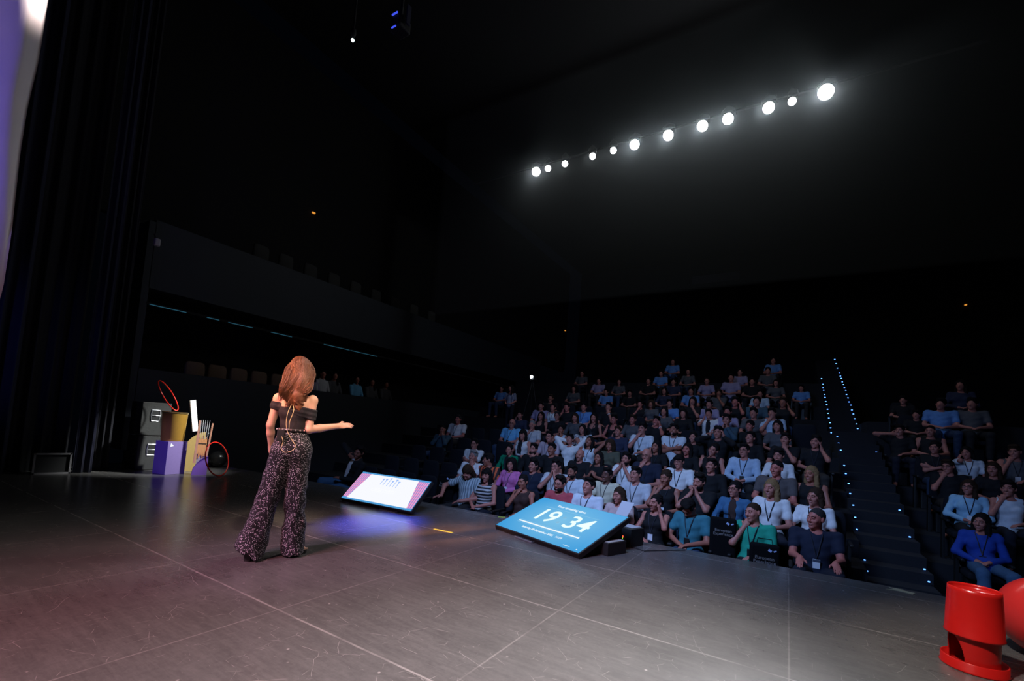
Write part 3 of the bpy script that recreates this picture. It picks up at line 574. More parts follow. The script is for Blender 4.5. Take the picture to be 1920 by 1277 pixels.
    q = SDF(); q.ell((.032, .0, .93), (.166, .125, .14), .05, Rt); q.ell((.028, .005, 1.03), (.13, .10, .08), .05, Rt); q.ell((.10, -.045, .89), (.085, .09, .10), .04); q.ell((-.035, -.035, .89), (.08, .085, .10), .04)
    q.cone(hipR, kR, .108, .088, .04); q.cone(kR, aR+V3(.012, .01, -.16), .086, .112, .04)
    q.cone(hipL, kL, .108, .094, .03); q.cone(kL, aL+V3(-.035, -.005, -.12), .092, .14, .04)
    q.half((0, 0, .018), (0, 0, -1)); q.half((0, 0, 1.085), (0, 0, 1)); q.ell((-.37, -.02, -.03), (.20, .25, .135), .01, None, 's')
    fold = lambda X, Y, Z: (np.clip((.95-Z)*1.6, 0, 1)*(.006*np.sin(55*X+9*Z+3*np.sin(7*Z))+.005*np.sin(42*X-26*Z)*np.sin(9*Z+2))+.0025*np.sin(90*X+40*Z)).astype(np.float32)
    link('trousers', q.mesh('trousers', .009, disp=fold), TM, root)
    # belt with studs, radio pack
    def ring(z, k, grow=.012):
        a = 2*math.pi*k; p = Rt @ V3(math.cos(a)*(.112+grow), math.sin(a)*(.088+grow), 0); return p+V3(.028, .01, z)
    bl = MB().tube([ring(1.075, k/40, .016) for k in range(40)], .016, 8, True).obj('belt', mat('black_leather', (.012, .011, .012), .4), root, smooth=True)
    for k in range(22): MB().sphere(ring(1.077, k/22, .031), .008, 8, 6).obj('stud', STEEL if k % 3 else mat('rose_stud', (.6, .35, .35), .3, metal=.6), bl)
    MB().box((-.075, -.125, 1.03), (.065, .03, .10), None, .008).obj('radio_pack', BLKM, root)
    WM = mat('mic_wire', (.75, .6, .3), .4)
    def smooth_pts(P, n=8):
        P = [V3(*p) for p in P]; out = []
        for i in range(len(P)-1):
            p0, p1, p2, p3 = P[max(0, i-1)], P[i], P[i+1], P[min(len(P)-1, i+2)]
            for u in np.linspace(0, 1, n, endpoint=False): out.append(.5*((2*p1)+(-p0+p2)*u+(2*p0-5*p1+4*p2-p3)*u*u+(-p0+3*p1-3*p2+p3)*u**3))
        return out+[P[-1]]
    MB().tube(smooth_pts([(-.012, -.115, 1.29), (-.035, -.125, 1.22), (-.04, -.125, 1.13), (-.02, -.14, 1.06), (.02, -.155, 1.0), (.055, -.165, .95), (.03, -.175, .91), (-.03, -.165, .895), (-.06, -.155, .93), (-.05, -.15, .98), (-.065, -.14, 1.02)]), .0024, 6).obj('mic_wire', WM, root, smooth=True)
    MB().tube(smooth_pts([(.0, -.115, 1.29), (.012, -.125, 1.24), (-.012, -.13, 1.15), (-.012, -.135, 1.08)]), .0024, 6).obj('mic_wire', WM, root, smooth=True)
    # sandals
    SH = mat('sandal_black', (.01, .01, .01), .5)
    for a_, f_, zt in ((aR, fR, 0), (aL, fL, 1)):
        sd = nrm(np.cross(f_, (0, 0, 1))); m = MB(); heel = a_-f_*.075; L_ = .235
        ol = [(0, -.026), (.05, -.034), (.13, -.03), (.2, -.042), (L_-.01, -.03), (L_, 0), (L_-.01, .03), (.2, .04), (.13, .03), (.05, .033), (0, .026)]
        m.prism(ol, (heel[0], heel[1], .002), f_, sd, (0, 0, 1), .028); 
        m.prism([(0, -.026), (.08, -.033), (.08, .033), (0, .026)], (heel[0], heel[1], .03), f_, sd, (0, 0, 1), .03 if not zt else .055)
        s_ = m.obj('sandal', SH, root); c = a_+f_*.1; MB().tube([c+sd*.04*math.cos(t)+V3(0, 0, .045*math.sin(t)-a_[2]+.03) for t in np.linspace(0, math.pi, 9)], .008, 6).obj('sandal_strap', SH, s_)
    # wavy long hair: a soft volume under many wavy locks
    q = SDF(); T = lambda *p: hc+Rh @ V3(*p)
    q.ell(T(0, .02, .035), (.088, .108, .10), .02, Rh); q.ell(T(0, .05, .07), (.06, .06, .055), .03, Rh); q.ell(hc+V3(-.015, -.075, -.09), (.095, .062, .13), .04); q.ell(hc+V3(-.03, -.09, -.2), (.095, .05, .13), .04); q.ell(hc+V3(-.075, -.06, -.17), (.085, .05, .11), .04); q.cone(hc+V3(-.02, -.09, -.22), hc+V3(-.0, -.10, -.30), .06, .04, .03)
    q.cone(T(-.075, .0, .0), T(-.08, -.02, -.12), .03, .025, .03); q.cone(T(.07, .0, .0), T(.085, .0, -.15), .035, .035, .03); q.ell(T(0, -.115, -.045), (.066, .085, .11), .012, Rh, 's')
    HM = mat('hair_presenter', (.15, .048, .017), .42, noise=.55, nscale=45, bump=.3, spec=.6)
    wv = lambda X, Y, Z: (.006*np.sin(70*X+6*np.sin(34*Z))*np.sin(24*Z+40*X+1)+.004*np.sin(120*X+10*np.sin(20*Z))).astype(np.float32)
    ho = link('hair', q.mesh('hair', .007, disp=wv), HM, root)
    rg = np.random.default_rng(3); m = MB()
    surf = lambda p: q.eval(p)[0]
    for c_ in range(46):
        a = -1.5+3.0*(c_+.5)/46+rg.uniform(-.06, .06); endx = -.045+.13*math.sin(a)*.85+rg.uniform(-.015, .015); endz = 1.275+.10*abs(math.sin(a))+rg.uniform(-.03, .05); ph = rg.uniform(0, 6.28); am = rg.uniform(.008, .017); fr = rg.uniform(15, 22); lay = rg.uniform(0, .03)
        for k in range(15):
            j = lambda s_: rg.normal(0, s_)
            crown = hc+Rh @ V3(j(.018), .045+j(.02), .125); end = V3(endx+.02+j(.010), -.105+lay*.3+j(.008), endz+j(.014))
            side = hc+V3(math.sin(a)*.11-.015+j(.009), -math.cos(a)*.11, .01+j(.02)); midp = V3(.55*side[0]+.45*end[0]-.008+j(.008), -.118+j(.006), 1.43+j(.012)); ctl = [crown, side, midp, end]; pts = []; p_ = ph+j(.25)
            for t in np.linspace(0, 1, 24):
                s_ = t*3; i = min(2, int(s_)); u = s_-i; p0, p1, p2, p3 = ctl[max(0, i-1)], ctl[i], ctl[i+1], ctl[min(3, i+2)]
                p = .5*((2*p1)+(-p0+p2)*u+(2*p0-5*p1+4*p2-p3)*u*u+(-p0+3*p1-3*p2+p3)*u**3)
                g = min(1, t*1.5); p = p+V3(math.sin(fr*t+p_)*am*g, math.cos(fr*t*.9+p_)*am*.6*g, 0)
                dd = surf(p)
                if dd < .003:
                    e = .004; gr = V3(surf(p+V3(e, 0, 0))-dd, surf(p+V3(0, e, 0))-dd, surf(p+V3(0, 0, e))-dd); p = p+nrm(gr)*min(.03, .004-dd)
                p[0] = min(max(p[0], hc[0]-.18), hc[0]+.13); pts.append(p)
            r0_ = rg.uniform(.0013, .0026); m.tube(pts, [r0_ if t < .85 else r0_*.5 for t in np.linspace(0, 1, 24)], 4)
    m.obj('locks', HM, ho, smooth=True)
    for k in range(1): pass
    MB().tube([T(.074, -.0, -.03), T(.083, -.005, -.055)], .006, 6).obj('earring', STEEL, root)
presenter()
# row, X, face height, pose, build, top, sleeve, hair, hair colour, skin, details, label
PEOPLE = [
 (1, -7.44, 0.61, 'mouthR', 'm', 'black', 'long', 'short', 'dk', 't', 'white_front jeans', 'person in open dark jacket over white shirt, arm across mouth, alone at far left'),
 (1, -4.74, 0.48, 'laptop', 'm', 'greystripe', 'short', 'longbeard', 'br', 'l', 'bow', 'bearded person in grey striped shirt with head bowed low, front row'),
 (1, -4.37, 0.42, 'lap', 'f', 'blackstripe', 'none', 'long', 'dk', 'l', 'bangs', 'person with dark fringe in black and white striped vest, front row'),
 (1, -3.63, 0.39, 'chinR', 'f', 'brown', 'none', 'bun', 'dk', 't', '', 'person in brown sleeveless top resting chin on fist, front row behind timer screen'),
 (1, -2.99, 0.45, 'lap', 'm', 'red', 'short', 'short', 'dk', 'l', 'beard glasses', 'bearded person with glasses in red shirt, behind the timer screen'),
 (1, -2.53, 0.46, 'lap', 'm', 'whiteblue', 'short', 'short', 'dk', 'l', 'lanyard up', 'person in pale blue shirt and lanyard looking up, behind the timer screen'),
 (1, -2.04, 0.39, 'lap', 'f', 'blush', 'short', 'long', 'br', 'l', '', 'person in blush top with long brown hair, front row right of timer screen'),
 (1, -1.53, 0.36, 'cheekL', 'f', 'black', 'none', 'bun', 'dk', 'l', 'lanyard papers', 'person in black top holding hand to head beside white papers, front row'),
 (1, -1.06, 0.41, 'lap', 'm', 'teal', 'short', 'short', 'dk', 't', 'bow lanyard', 'person in teal shirt looking down, front row'),
 (1, -0.33, 0.41, 'chinR', 'm', 'green', 'short', 'buzz', 'br', 'l', 'lanyard', 'person in green T-shirt with hand on mouth, front row'),
 (1, 0.31, 0.44, 'knees', 'm', 'navy', 'short', 'buzz', 'gr', 'r', 'lanyard badge broad', 'person in navy polo with white badge, hands on thighs, front row by aisle'),
 (2, -5.32, 0.65, 'chinL', 'm', 'white', 'short', 'short', 'gry', 'l', 'lanyard', 'grey-haired person in white T-shirt with hand over mouth, second row'),
 (2, -4.91, 0.62, 'lap', 'm', 'orange', 'short', 'short', 'dk', 't', 'turn', 'dark-haired person in orange patterned top, second row beside the pink blouse'),
 (2, -4.41, 0.58, 'lap', 'f', 'pink', 'long', 'curly', 'dk', 'l', 'lanyard', 'person in pink puff-sleeved blouse with dark curly hair, second row'),
 (2, -3.94, 0.61, 'lap', 'm', 'navy', 'long', 'short', 'dk', 'l', 'lanyard', 'person in dark navy jacket with black hair, second row next to pink blouse'),
 (2, -3.47, 0.64, 'both', 'm', 'pale', 'short', 'short', 'dk', 'l', 'glasses lanyard', 'person with glasses in pale shirt, clasped hands held to mouth, second row'),
 (2, -3.16, 0.58, 'chinR', 'm', 'whiteblue', 'short', 'short', 'dk', 't', 'beard lanyard', 'bearded person in pale blue shirt, hand on chin, second row behind red shirt'),
 (2, -2.55, 0.59, 'lap', 'm', 'cream', 'short', 'short', 'dk', 'd', 'lanyard', 'person in cream polo and lanyard, second row'),
 (2, -2.06, 0.65, 'lap', 'm', 'greywhite', 'short', 'short', 'dk', 'l', 'lanyard', 'person in light grey T-shirt with dark hair and lanyard, second row'),
 (2, -1.59, 0.65, 'chinR', 'f', 'black', 'none', 'bun', 'br', 't', 'lanyard', 'person in black sleeveless top with hand to mouth, second row'),
 (2, -1.11, 0.65, 'both', 'm', 'black', 'short', 'short', 'dk', 'l', 'beard', 'person in black T-shirt with both fists at mouth, second row'),
 (2, -0.63, 0.6, 'lap', 'f', 'denim', 'long', 'bun', 'dk', 'l', 'glasses', 'person with glasses in open blue denim shirt, second row'),
 (2, -0.18, 0.67, 'lap', 'f', 'white', 'short', 'long', 'bl', 'l', 'lanyard', 'long-haired blonde person in white T-shirt and lanyard, second row'),
 (2, 0.32, 0.62, 'lap', 'f', 'white', 'short', 'bob', 'br', 'l', 'lanyard', 'person with brown bob in white T-shirt, second row by the aisle'),
 (3, -5.92, 0.86, 'cross', 'm', 'white', 'short', 'short', 'dk', 'l', 'glasses', 'person with glasses in white T-shirt, arms folded, third row left end'),
 (3, -4.99, 0.81, 'lap', 'f', 'emerald', 'long', 'bun', 'dk', 'l', 'black_front lanyard', 'person in emerald green blazer over black top, third row'),
 (3, -4.43, 0.87, 'chinL', 'm', 'black', 'long', 'short', 'dk', 'l', 'beard', 'bearded person in black shirt, hand on chin, third row'),
 (3, -4.0, 0.9, 'lap', 'm', 'black', 'short', 'short', 'dk', 't', '', 'dark-haired person in black T-shirt, third row in front of raised elbows'),
 (3, -3.4, 0.84, 'lap', 'm', 'black', 'long', 'bald', 'dk', 'l', '', 'bald person in black jumper with head tilted, third row'),
 (3, -3.02, 0.82, 'phone', 'f', 'black', 'none', 'long', 'dk', 't', '', 'long-haired person in black top holding a phone, third row'),
 (3, -2.5, 0.85, 'both', 'm', 'white', 'short', 'short', 'dk', 'l', 'beard lanyard', 'person in white T-shirt pressing both hands to mouth, third row'),
 (3, -2.12, 0.95, 'chinR', 'm', 'navy', 'short', 'bald', 'gry', 'l', 'glasses lanyard', 'bald person with glasses in navy shirt, hand on chin, third row'),
 (3, -1.57, 0.89, 'lap', 'm', 'white', 'short', 'fringe', 'dk', 'l', 'glasses lanyard', 'person with dark fringe and glasses in white T-shirt, third row'),
 (3, -1.07, 0.87, 'lap', 'm', 'black', 'long', 'short', 'dk', 'l', '', 'black-haired person in black jumper, third row beside an empty seat'),
 (3, -0.14, 0.92, 'lap', 'm', 'greybrown', 'short', 'buzz', 'dk', 'r', 'lanyard broad', 'broad person in grey-brown polo, third row'),
 (3, 0.31, 0.88, 'lap', 'f', 'black', 'none', 'long', 'bl', 't', '', 'long-haired blonde person in black vest, third row by the aisle'),
 (4, -7.57, 1.11, 'both', 'm', 'tealdk', 'long', 'buzz', 'dk', 't', '', 'person in dark teal jacket with clasped hands, fourth row far left'),
 (4, -5.18, 1.14, 'lap', 'f', 'whiteblack', 'none', 'long', 'dk', 'l', 'bangs lanyard', 'long-haired person in white top under black cardigan, fourth row'),
 (4, -4.5, 1.14, 'lap', 'm', 'pinkwhite', 'short', 'short', 'dk', 'l', 'glasses lanyard', 'person with glasses in pale pink shirt, fourth row'),
 (4, -4.01, 1.11, 'behind', 'f', 'white', 'long', 'short', 'dk', 'l', '', 'person in white shirt with hands clasped behind head, fourth row'),
 (4, -3.57, 1.1, 'behind', 'f', 'whiteblue', 'none', 'long', 'dk', 't', 'lanyard', 'long-haired person in white sleeveless top with raised bare arms, fourth row'),
 (4, -3.1, 1.06, 'lap', 'f', 'olive', 'short', 'curly', 'br', 't', '', 'curly-haired person in olive patterned top, fourth row'),
 (4, -2.18, 1.1, 'lap', 'f', 'black', 'short', 'long', 'dk', 't', 'lanyard', 'long-haired person in black top, fourth row between two white T-shirts'),
 (4, -1.61, 1.1, 'lap', 'f', 'black', 'long', 'long', 'dk', 'r', '', 'long-haired person in black top, fourth row left of the tilted head'),
 (4, -1.18, 1.13, 'lap', 'f', 'black', 'none', 'bun', 'dk', 'l', 'tilt', 'person in black sleeveless top with head tilted, fourth row'),
 (4, -0.65, 1.15, 'lap', 'm', 'lightblue', 'long', 'short', 'dk', 'l', 'glasses lanyard', 'person with glasses in light blue shirt and lanyard, fourth row behind empty seat'),
 (4, -0.12, 1.11, 'lap', 'f', 'whiteblack', 'long', 'short', 'dk', 'l', '', 'dark-haired person in white cardigan over black, fourth row'),
 (5, -7.77, 1.42, 'lap', 'm', 'white', 'short', 'short', 'gr', 'r', 'lanyard broad', 'broad person in white polo with bare knees, fifth row at far left'),
 (5, -6.02, 1.4, 'lap', 'm', 'skyblue', 'short', 'bald', 'dk', 'l', 'glasses lanyard broad', 'bald person with glasses in bright blue shirt, fifth row'),
 (5, -5.42, 1.39, 'chinR', 'm', 'pale', 'short', 'buzz', 'gry', 'l', 'lanyard', 'grey-haired person in pale shirt with hand at chin, fifth row'),
 (5, -4.63, 1.32, 'both', 'f', 'lightblue', 'none', 'bun', 'dk', 't', '', 'person in light blue vest with hands joined at chest, fifth row'),
 (5, -4.08, 1.36, 'lap', 'f', 'whitepat', 'short', 'long', 'dk', 'l', 'lanyard', 'long-haired person in white patterned blouse, fifth row'),
 (5, -3.23, 1.36, 'cheekR', 'm', 'navydk', 'long', 'short', 'br', 'l', '', 'person in dark blue jumper with hand across face, fifth row'),
 (5, -2.7, 1.45, 'chinR', 'm', 'whiteblue', 'short', 'short', 'dk', 'l', 'lanyard', 'person in white T-shirt with hand over mouth, fifth row'),
 (5, -2.04, 1.47, 'cross', 'm', 'whiteblue', 'short', 'short', 'dk', 't', 'beard lanyard', 'bearded person in white T-shirt with arms folded, fifth row'),
 (5, -1.65, 1.34, 'lap', 'f', 'black', 'short', 'bun', 'dk', 'l', '', 'person in black lace-sleeved top, fifth row'),
 (5, -1.19, 1.47, 'temples', 'm', 'black', 'long', 'short', 'dk', 'l', 'lanyard', 'person in black jumper with hands at temples, fifth row'),
 (5, -0.63, 1.4, 'lap', 'm', 'black', 'long', 'short', 'dk', 'l', 'up', 'person in black top with chin raised, fifth row'),
 (5, -0.04, 1.41, 'chinL', 'm', 'black', 'short', 'short', 'dk', 'l', '', 'person in black T-shirt with fist at mouth, fifth row'),
 (5, 0.42, 1.4, 'cheekL', 'm', 'black', 'short', 'short', 'dk', 'l', 'lanyard', 'person in black T-shirt with hand on cheek, fifth row by the aisle'),
 (6, -6.29, 1.66, 'cheekR', 'f', 'navydk', 'long', 'short', 'dk', 'l', 'lanyard', 'person in dark patterned top with hand on cheek, sixth row'),
 (6, -5.65, 1.66, 'lap', 'f', 'black', 'strap', 'long', 'dk', 'l', '', 'long-haired person in black low-necked top, sixth row'),
 (6, -5.16, 1.68, 'lap', 'f', 'black', 'short', 'short', 'gr', 'l', 'glasses', 'person with glasses in dark top, sixth row'),
 (6, -4.65, 1.66, 'lap', 'f', 'greydk', 'long', 'long', 'br', 'l', '', 'person in grey scarf and jacket, sixth row'),
 (6, -4.15, 1.68, 'lap', 'f', 'black', 'strap', 'long', 'dk', 'l', 'lanyard', 'long-haired person in black vest and lanyard, sixth row'),
 (6, -3.62, 1.67, 'lap', 'f', 'black', 'strap', 'short', 'dk', 'r', '', 'person in black strappy top, sixth row'),
 (6, -3.17, 1.68, 'lap', 'f', 'greydk', 'short', 'short', 'br', 'r', '', 'ruddy person in dark grey top, sixth row'),
 (6, -2.62, 1.67, 'cheekL', 'm', 'black', 'short', 'short', 'dk', 'r', 'watch', 'person in black T-shirt and white watch with hand on face, sixth row'),
 (6, -1.13, 1.77, 'both', 'f', 'tealdk', 'long', 'short', 'dk', 'l', '', 'person in dark blue jumper with hands at mouth, sixth row'),
 (6, -0.68, 1.67, 'lap', 'f', 'black', 'long', 'bun', 'dk', 'r', '', 'round-faced person in black top, sixth row'),
 (6, -0.18, 1.69, 'lap', 'f', 'greydk', 'short', 'long', 'dk', 'l', '', 'long-haired person in grey patterned blouse, sixth row'),
 (7, -6.12, 1.99, 'lap', 'm', 'lilac', 'short', 'short', 'dk', 'l', '', 'dim person in lilac T-shirt, seventh row'),
 (7, -5.73, 1.95, 'lap', 'f', 'whiteblue', 'none', 'bun', 'dk', 'l', 'lanyard', 'dim person in white vest, seventh row'),
 (7, -5.28, 1.98, 'cheekR', 'm', 'black', 'short', 'short', 'dk', 'r', '', 'dim person in black with hand raised to face, seventh row'),
 (7, -4.79, 2.0, 'lap', 'm', 'blue', 'short', 'short', 'dk', 'l', 'lanyard', 'dim person in blue shirt and lanyard, seventh row'),
 (7, -4.09, 2.02, 'chinL', 'm', 'black', 'short', 'short', 'dk', 'l', 'watch', 'dim person in black resting chin on fist, seventh row'),
 (7, -2.65, 1.96, 'lap', 'f', 'greydk', 'short', 'bob', 'dk', 'l', '', 'dim person in grey top, seventh row'),
 (7, -2.18, 1.93, 'lap', 'f', 'black', 'long', 'long', 'dk', 'l', '', 'pale-faced dim person with long dark hair, seventh row'),
 (7, -1.6, 1.94, 'cheekR', 'm', 'whiteblack', 'short', 'short', 'dk', 'l', '', 'dim person in white under dark jacket, hand on face, seventh row'),
 (7, -1.21, 2.01, 'lap', 'f', 'lilac', 'short', 'short', 'dk', 'r', '', 'dim person in lilac top, seventh row'),
 (7, -0.67, 2.0, 'lap', 'm', 'greydk', 'short', 'short', 'dk', 'l', '', 'dim person in grey T-shirt, seventh row'),
 (7, -0.3, 2.01, 'chinR', 'm', 'lightblue', 'short', 'short', 'dk', 'l', '', 'dim person in light blue T-shirt, hand at mouth, seventh row'),
 (8, -6.26, 2.29, 'lap', 'm', 'black', 'short', 'short', 'br', 't', '', 'dim brown-haired person in black, eighth row left end'),
 (8, -3.48, 2.19, 'chinR', 'f', 'black', 'short', 'short', 'dk', 'r', '', 'dim ruddy person in black with hand at chin, eighth row'),
 (8, -3.19, 2.2, 'lap', 'f', 'greydk', 'short', 'curly', 'br', 't', '', 'dim curly-haired person in grey, eighth row'),
 (8, -2.7, 2.23, 'lap', 'm', 'blue', 'short', 'short', 'dk', 'l', '', 'dim person in blue shirt with dark straps, eighth row'),
 (8, -2.14, 2.31, 'chinL', 'f', 'black', 'short', 'long', 'dk', 'l', '', 'dim long-haired person with hand at chin, eighth row'),
 (8, -1.73, 2.24, 'lap', 'm', 'lilac', 'short', 'short', 'dk', 'l', '', 'dim person in lilac shirt, eighth row'),
 (8, -1.14, 2.32, 'cheekL', 'm', 'black', 'short', 'short', 'dk', 'r', '', 'dim person in black with forearm raised, eighth row'),
 (8, -0.67, 2.34, 'lap', 'm', 'tealdk', 'short', 'short', 'dk', 'l', '', 'dim person in dark blue top, eighth row'),
 (8, -0.12, 2.34, 'cheekL', 'f', 'black', 'short', 'short', 'br', 't', '', 'dim person in black with raised forearm, eighth row right part'),
 (9, -9.79, 2.85, 'lap', 'm', 'blue', 'short', 'short', 'dk', 'l', '', 'dim person in blue shirt at far left behind the cross aisle'),
 (9, -5.42, 2.79, 'lap', 'm', 'blue', 'short', 'short', 'dk', 'l', '', 'dim person in blue T-shirt, ninth row middle'),
 (9, -2.64, 2.86, 'lap', 'm', 'blue', 'short', 'short', 'dk', 'l', '', 'dim person in blue T-shirt with wide elbows, ninth row'),
 (9, -1.84, 2.81, 'chinL', 'm', 'greydk', 'short', 'short', 'br', 't', '', 'dim person in grey with forearm raised, ninth row'),
 (9, -0.73, 2.81, 'lap', 'm', 'lightblue', 'short', 'short', 'dk', 'l', '', 'dim person in pale top, ninth row right part'),
 (9, -4.59, 2.76, 'lap', 'm', 'black', 'short', 'short', 'dk', 'l', '', 'dim person in black, ninth row beside the blue T-shirt'),
 (9, -3.46, 2.85, 'lap', 'f', 'navydk', 'short', 'long', 'dk', 'l', '', 'dim long-haired person in navy, ninth row'),
 (9, -6.65, 2.89, 'lap', 'f', 'greydk', 'short', 'long', 'dk', 'l', '', 'dim long-haired person in grey, ninth row left part'),
 (10, 0.31, 3.1, 'lap', 'm', 'blue', 'short', 'short', 'dk', 'l', '', 'very dim person in blue T-shirt, tenth row beside the stairs'),
 (10, -6.06, 3.3, 'lap', 'm', 'lilac', 'short', 'short', 'dk', 'l', '', 'very dim person in lilac shirt, tenth row left part'),
 (10, -5.28, 3.26, 'lap', 'f', 'greydk', 'short', 'long', 'dk', 'l', '', 'very dim long-haired person in grey, tenth row'),
 (10, -4.23, 3.3, 'lap', 'm', 'black', 'short', 'short', 'dk', 'l', '', 'very dim person in black, tenth row'),
 (10, -3.38, 3.27, 'lap', 'm', 'navydk', 'short', 'short', 'dk', 'l', '', 'very dim person in navy, tenth row'),
 (10, -2.32, 3.31, 'lap', 'f', 'lilac', 'short', 'short', 'dk', 'l', '', 'very dim person in lilac top, tenth row'),
 (10, -1.6, 3.41, 'lap', 'm', 'lilac', 'short', 'short', 'dk', 'l', '', 'very dim person in lilac shirt, tenth row right part'),
 (10, -1.0, 3.29, 'lap', 'm', 'black', 'short', 'short', 'dk', 'l', '', 'very dim person in black, tenth row right part'),
 (10, -0.35, 3.25, 'lap', 'f', 'greydk', 'short', 'long', 'dk', 'l', '', 'very dim long-haired person in grey, tenth row right part'),
 (11, -7.14, 3.72, 'lap', 'm', 'greydk', 'short', 'short', 'dk', 'l', '', 'faintest person in grey, eleventh row left end'),
 (11, -4.02, 3.7, 'lap', 'm', 'blue', 'short', 'short', 'dk', 'l', '', 'faintest person in blue shirt, eleventh row'),
 (11, -3.08, 3.75, 'lap', 'f', 'greydk', 'short', 'long', 'dk', 'l', '', 'faintest long-haired person in grey, eleventh row'),
 (11, -1.44, 3.72, 'lap', 'm', 'lilac', 'short', 'short', 'dk', 'l', '', 'faintest person in lilac shirt, eleventh row'),
 (11, -0.61, 3.76, 'lap', 'm', 'greydk', 'short', 'short', 'dk', 'l', '', 'faintest person in grey, eleventh row right part'),
 (12, -3.82, 4.28, 'lap', 'm', 'blue', 'short', 'short', 'dk', 'l', '', 'faintest person in blue, topmost row left of the two'),
 (12, -0.5, 4.25, 'lap', 'm', 'blue', 'short', 'short', 'dk', 'l', '', 'faintest person in blue, topmost row right of the two'),
 (21, 2.33, 0.45, 'lap', 'f', 'royal', 'long', 'long', 'dk', 'l', 'lanyard slouch', 'smiling person in royal blue denim reclining in right block front row'),
 (22, 2.4, 0.84, 'lap', 'f', 'skywhite', 'long', 'long', 'br', 'l', 'glasses lanyard', 'person with glasses in sky blue shirt, right block behind the blue denim'),
 (22, 2.84, 0.87, 'chinR', 'f', 'whiteblue', 'none', 'short', 'dk', 'l', '', 'person in white top with hand on mouth, right block second row'),
 (23, 2.37, 1.13, 'chinR', 'm', 'black', 'short', 'short', 'br', 'l', 'glasses', 'person with glasses in black T-shirt, hand on mouth, right block third row'),
 (23, 2.91, 1.14, 'lap', 'f', 'black', 'short', 'long', 'br', 'l', '', 'long-haired person in black, right block third row'),
 (24, 2.36, 1.46, 'cross', 'f', 'black', 'short', 'bun', 'dk', 'l', 'lanyard', 'person in black with folded forearms, right block fourth row by aisle'),
 (24, 2.81, 1.4, 'cheekR', 'f', 'whiteblue', 'short', 'bob', 'dk', 'l', 'lanyard', 'person in white top with hand on cheek, right block fourth row'),
 (24, 3.42, 1.47, 'chinR', 'm', 'greydk', 'none', 'short', 'br', 'l', 'lanyard', 'person in grey vest with hand on mouth, right block fourth row at frame edge'),
 (25, 1.99, 1.79, 'mouthR', 'm', 'black', 'short', 'short', 'dk', 'l', '', 'dim person in black with hand across face, right block fifth row by aisle'),
 (25, 2.47, 1.81, 'lap', 'm', 'black', 'none', 'buzz', 'dk', 'l', '', 'dim person in black vest with bare arms, right block fifth row'),
 (26, 2.4, 2.2, 'lap', 'm', 'black', 'short', 'short', 'dk', 'l', '', 'dim person in black, right block sixth row'),
 (26, 2.8, 2.45, 'lap', 'm', 'blue', 'short', 'short', 'dk', 'l', 'broad', 'dim broad person in blue T-shirt, right block sixth row'),
 (26, 3.29, 2.47, 'lap', 'm', 'greydk', 'short', 'short', 'dk', 'l', '', 'dim person in grey, right block sixth row'),
 (27, 2.32, 2.6, 'lap', 'm', 'black', 'short', 'short', 'dk', 'l', '', 'very dim person in black, right block seventh row by aisle'),
 (27, 3.32, 3.09, 'lap', 'f', 'navydk', 'long', 'long', 'dk', 'l', '', 'very dim long-haired person in navy, right block seventh row'),
]
# ------------------------------------------------------------ audience
SKIN = dict(l=(.47, .175, .135), t=(.36, .125, .085), d=(.15, .055, .04), r=(.50, .15, .12))
HAIRC = dict(dk=(.009, .007, .007), br=(.034, .018, .011), bl=(.22, .13, .06), gr=(.035, .03, .03), gry=(.2, .19, .19))
TOP = dict(black=(.013, .013, .015), black2=(.02, .02, .022), navy=(.016, .02, .04), navydk=(.03, .035, .07), brown=(.05, .028, .025), red=(.42, .07, .09), white=(.72, .72, .74),
  whiteblue=(.6, .66, .74), pale=(.5, .5, .54), blush=(.55, .4, .39), teal=(.04, .17, .22), green=(.02, .33, .22), pink=(.62, .17, .42), cream=(.62, .56, .42), greywhite=(.52, .53, .58),
  denim=(.05, .14, .27), emerald=(.0, .2, .1), greybrown=(.1, .085, .085), tealdk=(.045, .085, .12), pinkwhite=(.45, .36, .42), olive=(.1, .1, .07), lightblue=(.38, .5, .66),
  skyblue=(.16, .45, .75), greydk=(.09, .09, .1), lilac=(.3, .26, .42), blue=(.12, .27, .6), royal=(.02, .06, .36), skywhite=(.3, .55, .75), whiteblack=(.66, .66, .68), whitepat=(.6, .6, .64))
def skin_mat(k): return mat('skin_'+k, SKIN[k], .55, noise=.12, nscale=18)
def hair_mat(k): return mat('hair_'+k, HAIRC[k], .8, noise=.5, nscale=60, bump=.5, spec=.12)
def cloth_mat(k):
    if k == 'greystripe': return stripes('cloth_greystripe', (.16, .22, .26), (.42, .5, .55), 8, 'X')
    if k == 'blackstripe': return stripes('cloth_blackstripe', (.012, .012, .014), (.5, .5, .52), 6, 'Z')
    if k == 'orange':
        return stripes('cloth_orange', (.02, .014, .02), (.7, .12, .04), 4, 'X')
    if k == 'whitepat': return stripes('cloth_whitepat', (.25, .27, .32), (.68, .68, .72), 14, 'DIAGONAL') if False else stripes('cloth_whitepat', (.25, .27, .32), (.68, .68, .72), 6, 'Y')
    return mat('cloth_'+k, TOP[k], .85, noise=.18, nscale=25, bump=.25, spec=.2)
TROU = [(.016, .018, .03), (.02, .02, .022), (.03, .05, .10), (.035, .03, .028)]
def trou_mat(i, jeans=False): return mat('trousers_%d' % (9 if jeans else i % 4), (.06, .13, .24) if jeans else TROU[i % 4], .85, noise=.2, nscale=40, spec=.2)
LANY = mat('lanyard_ribbon', (.02, .022, .035), .6); BADGE = mat('badge_card', (.75, .78, .85), .5); BLACKP = mat('black_plastic', (.012, .012, .013), .4); EYE = mat('eye_dark', (.02, .015, .013), .15)
LIP = mat('lip', (.42, .17, .16), .5)
PRES = (-3.6, 2.3)
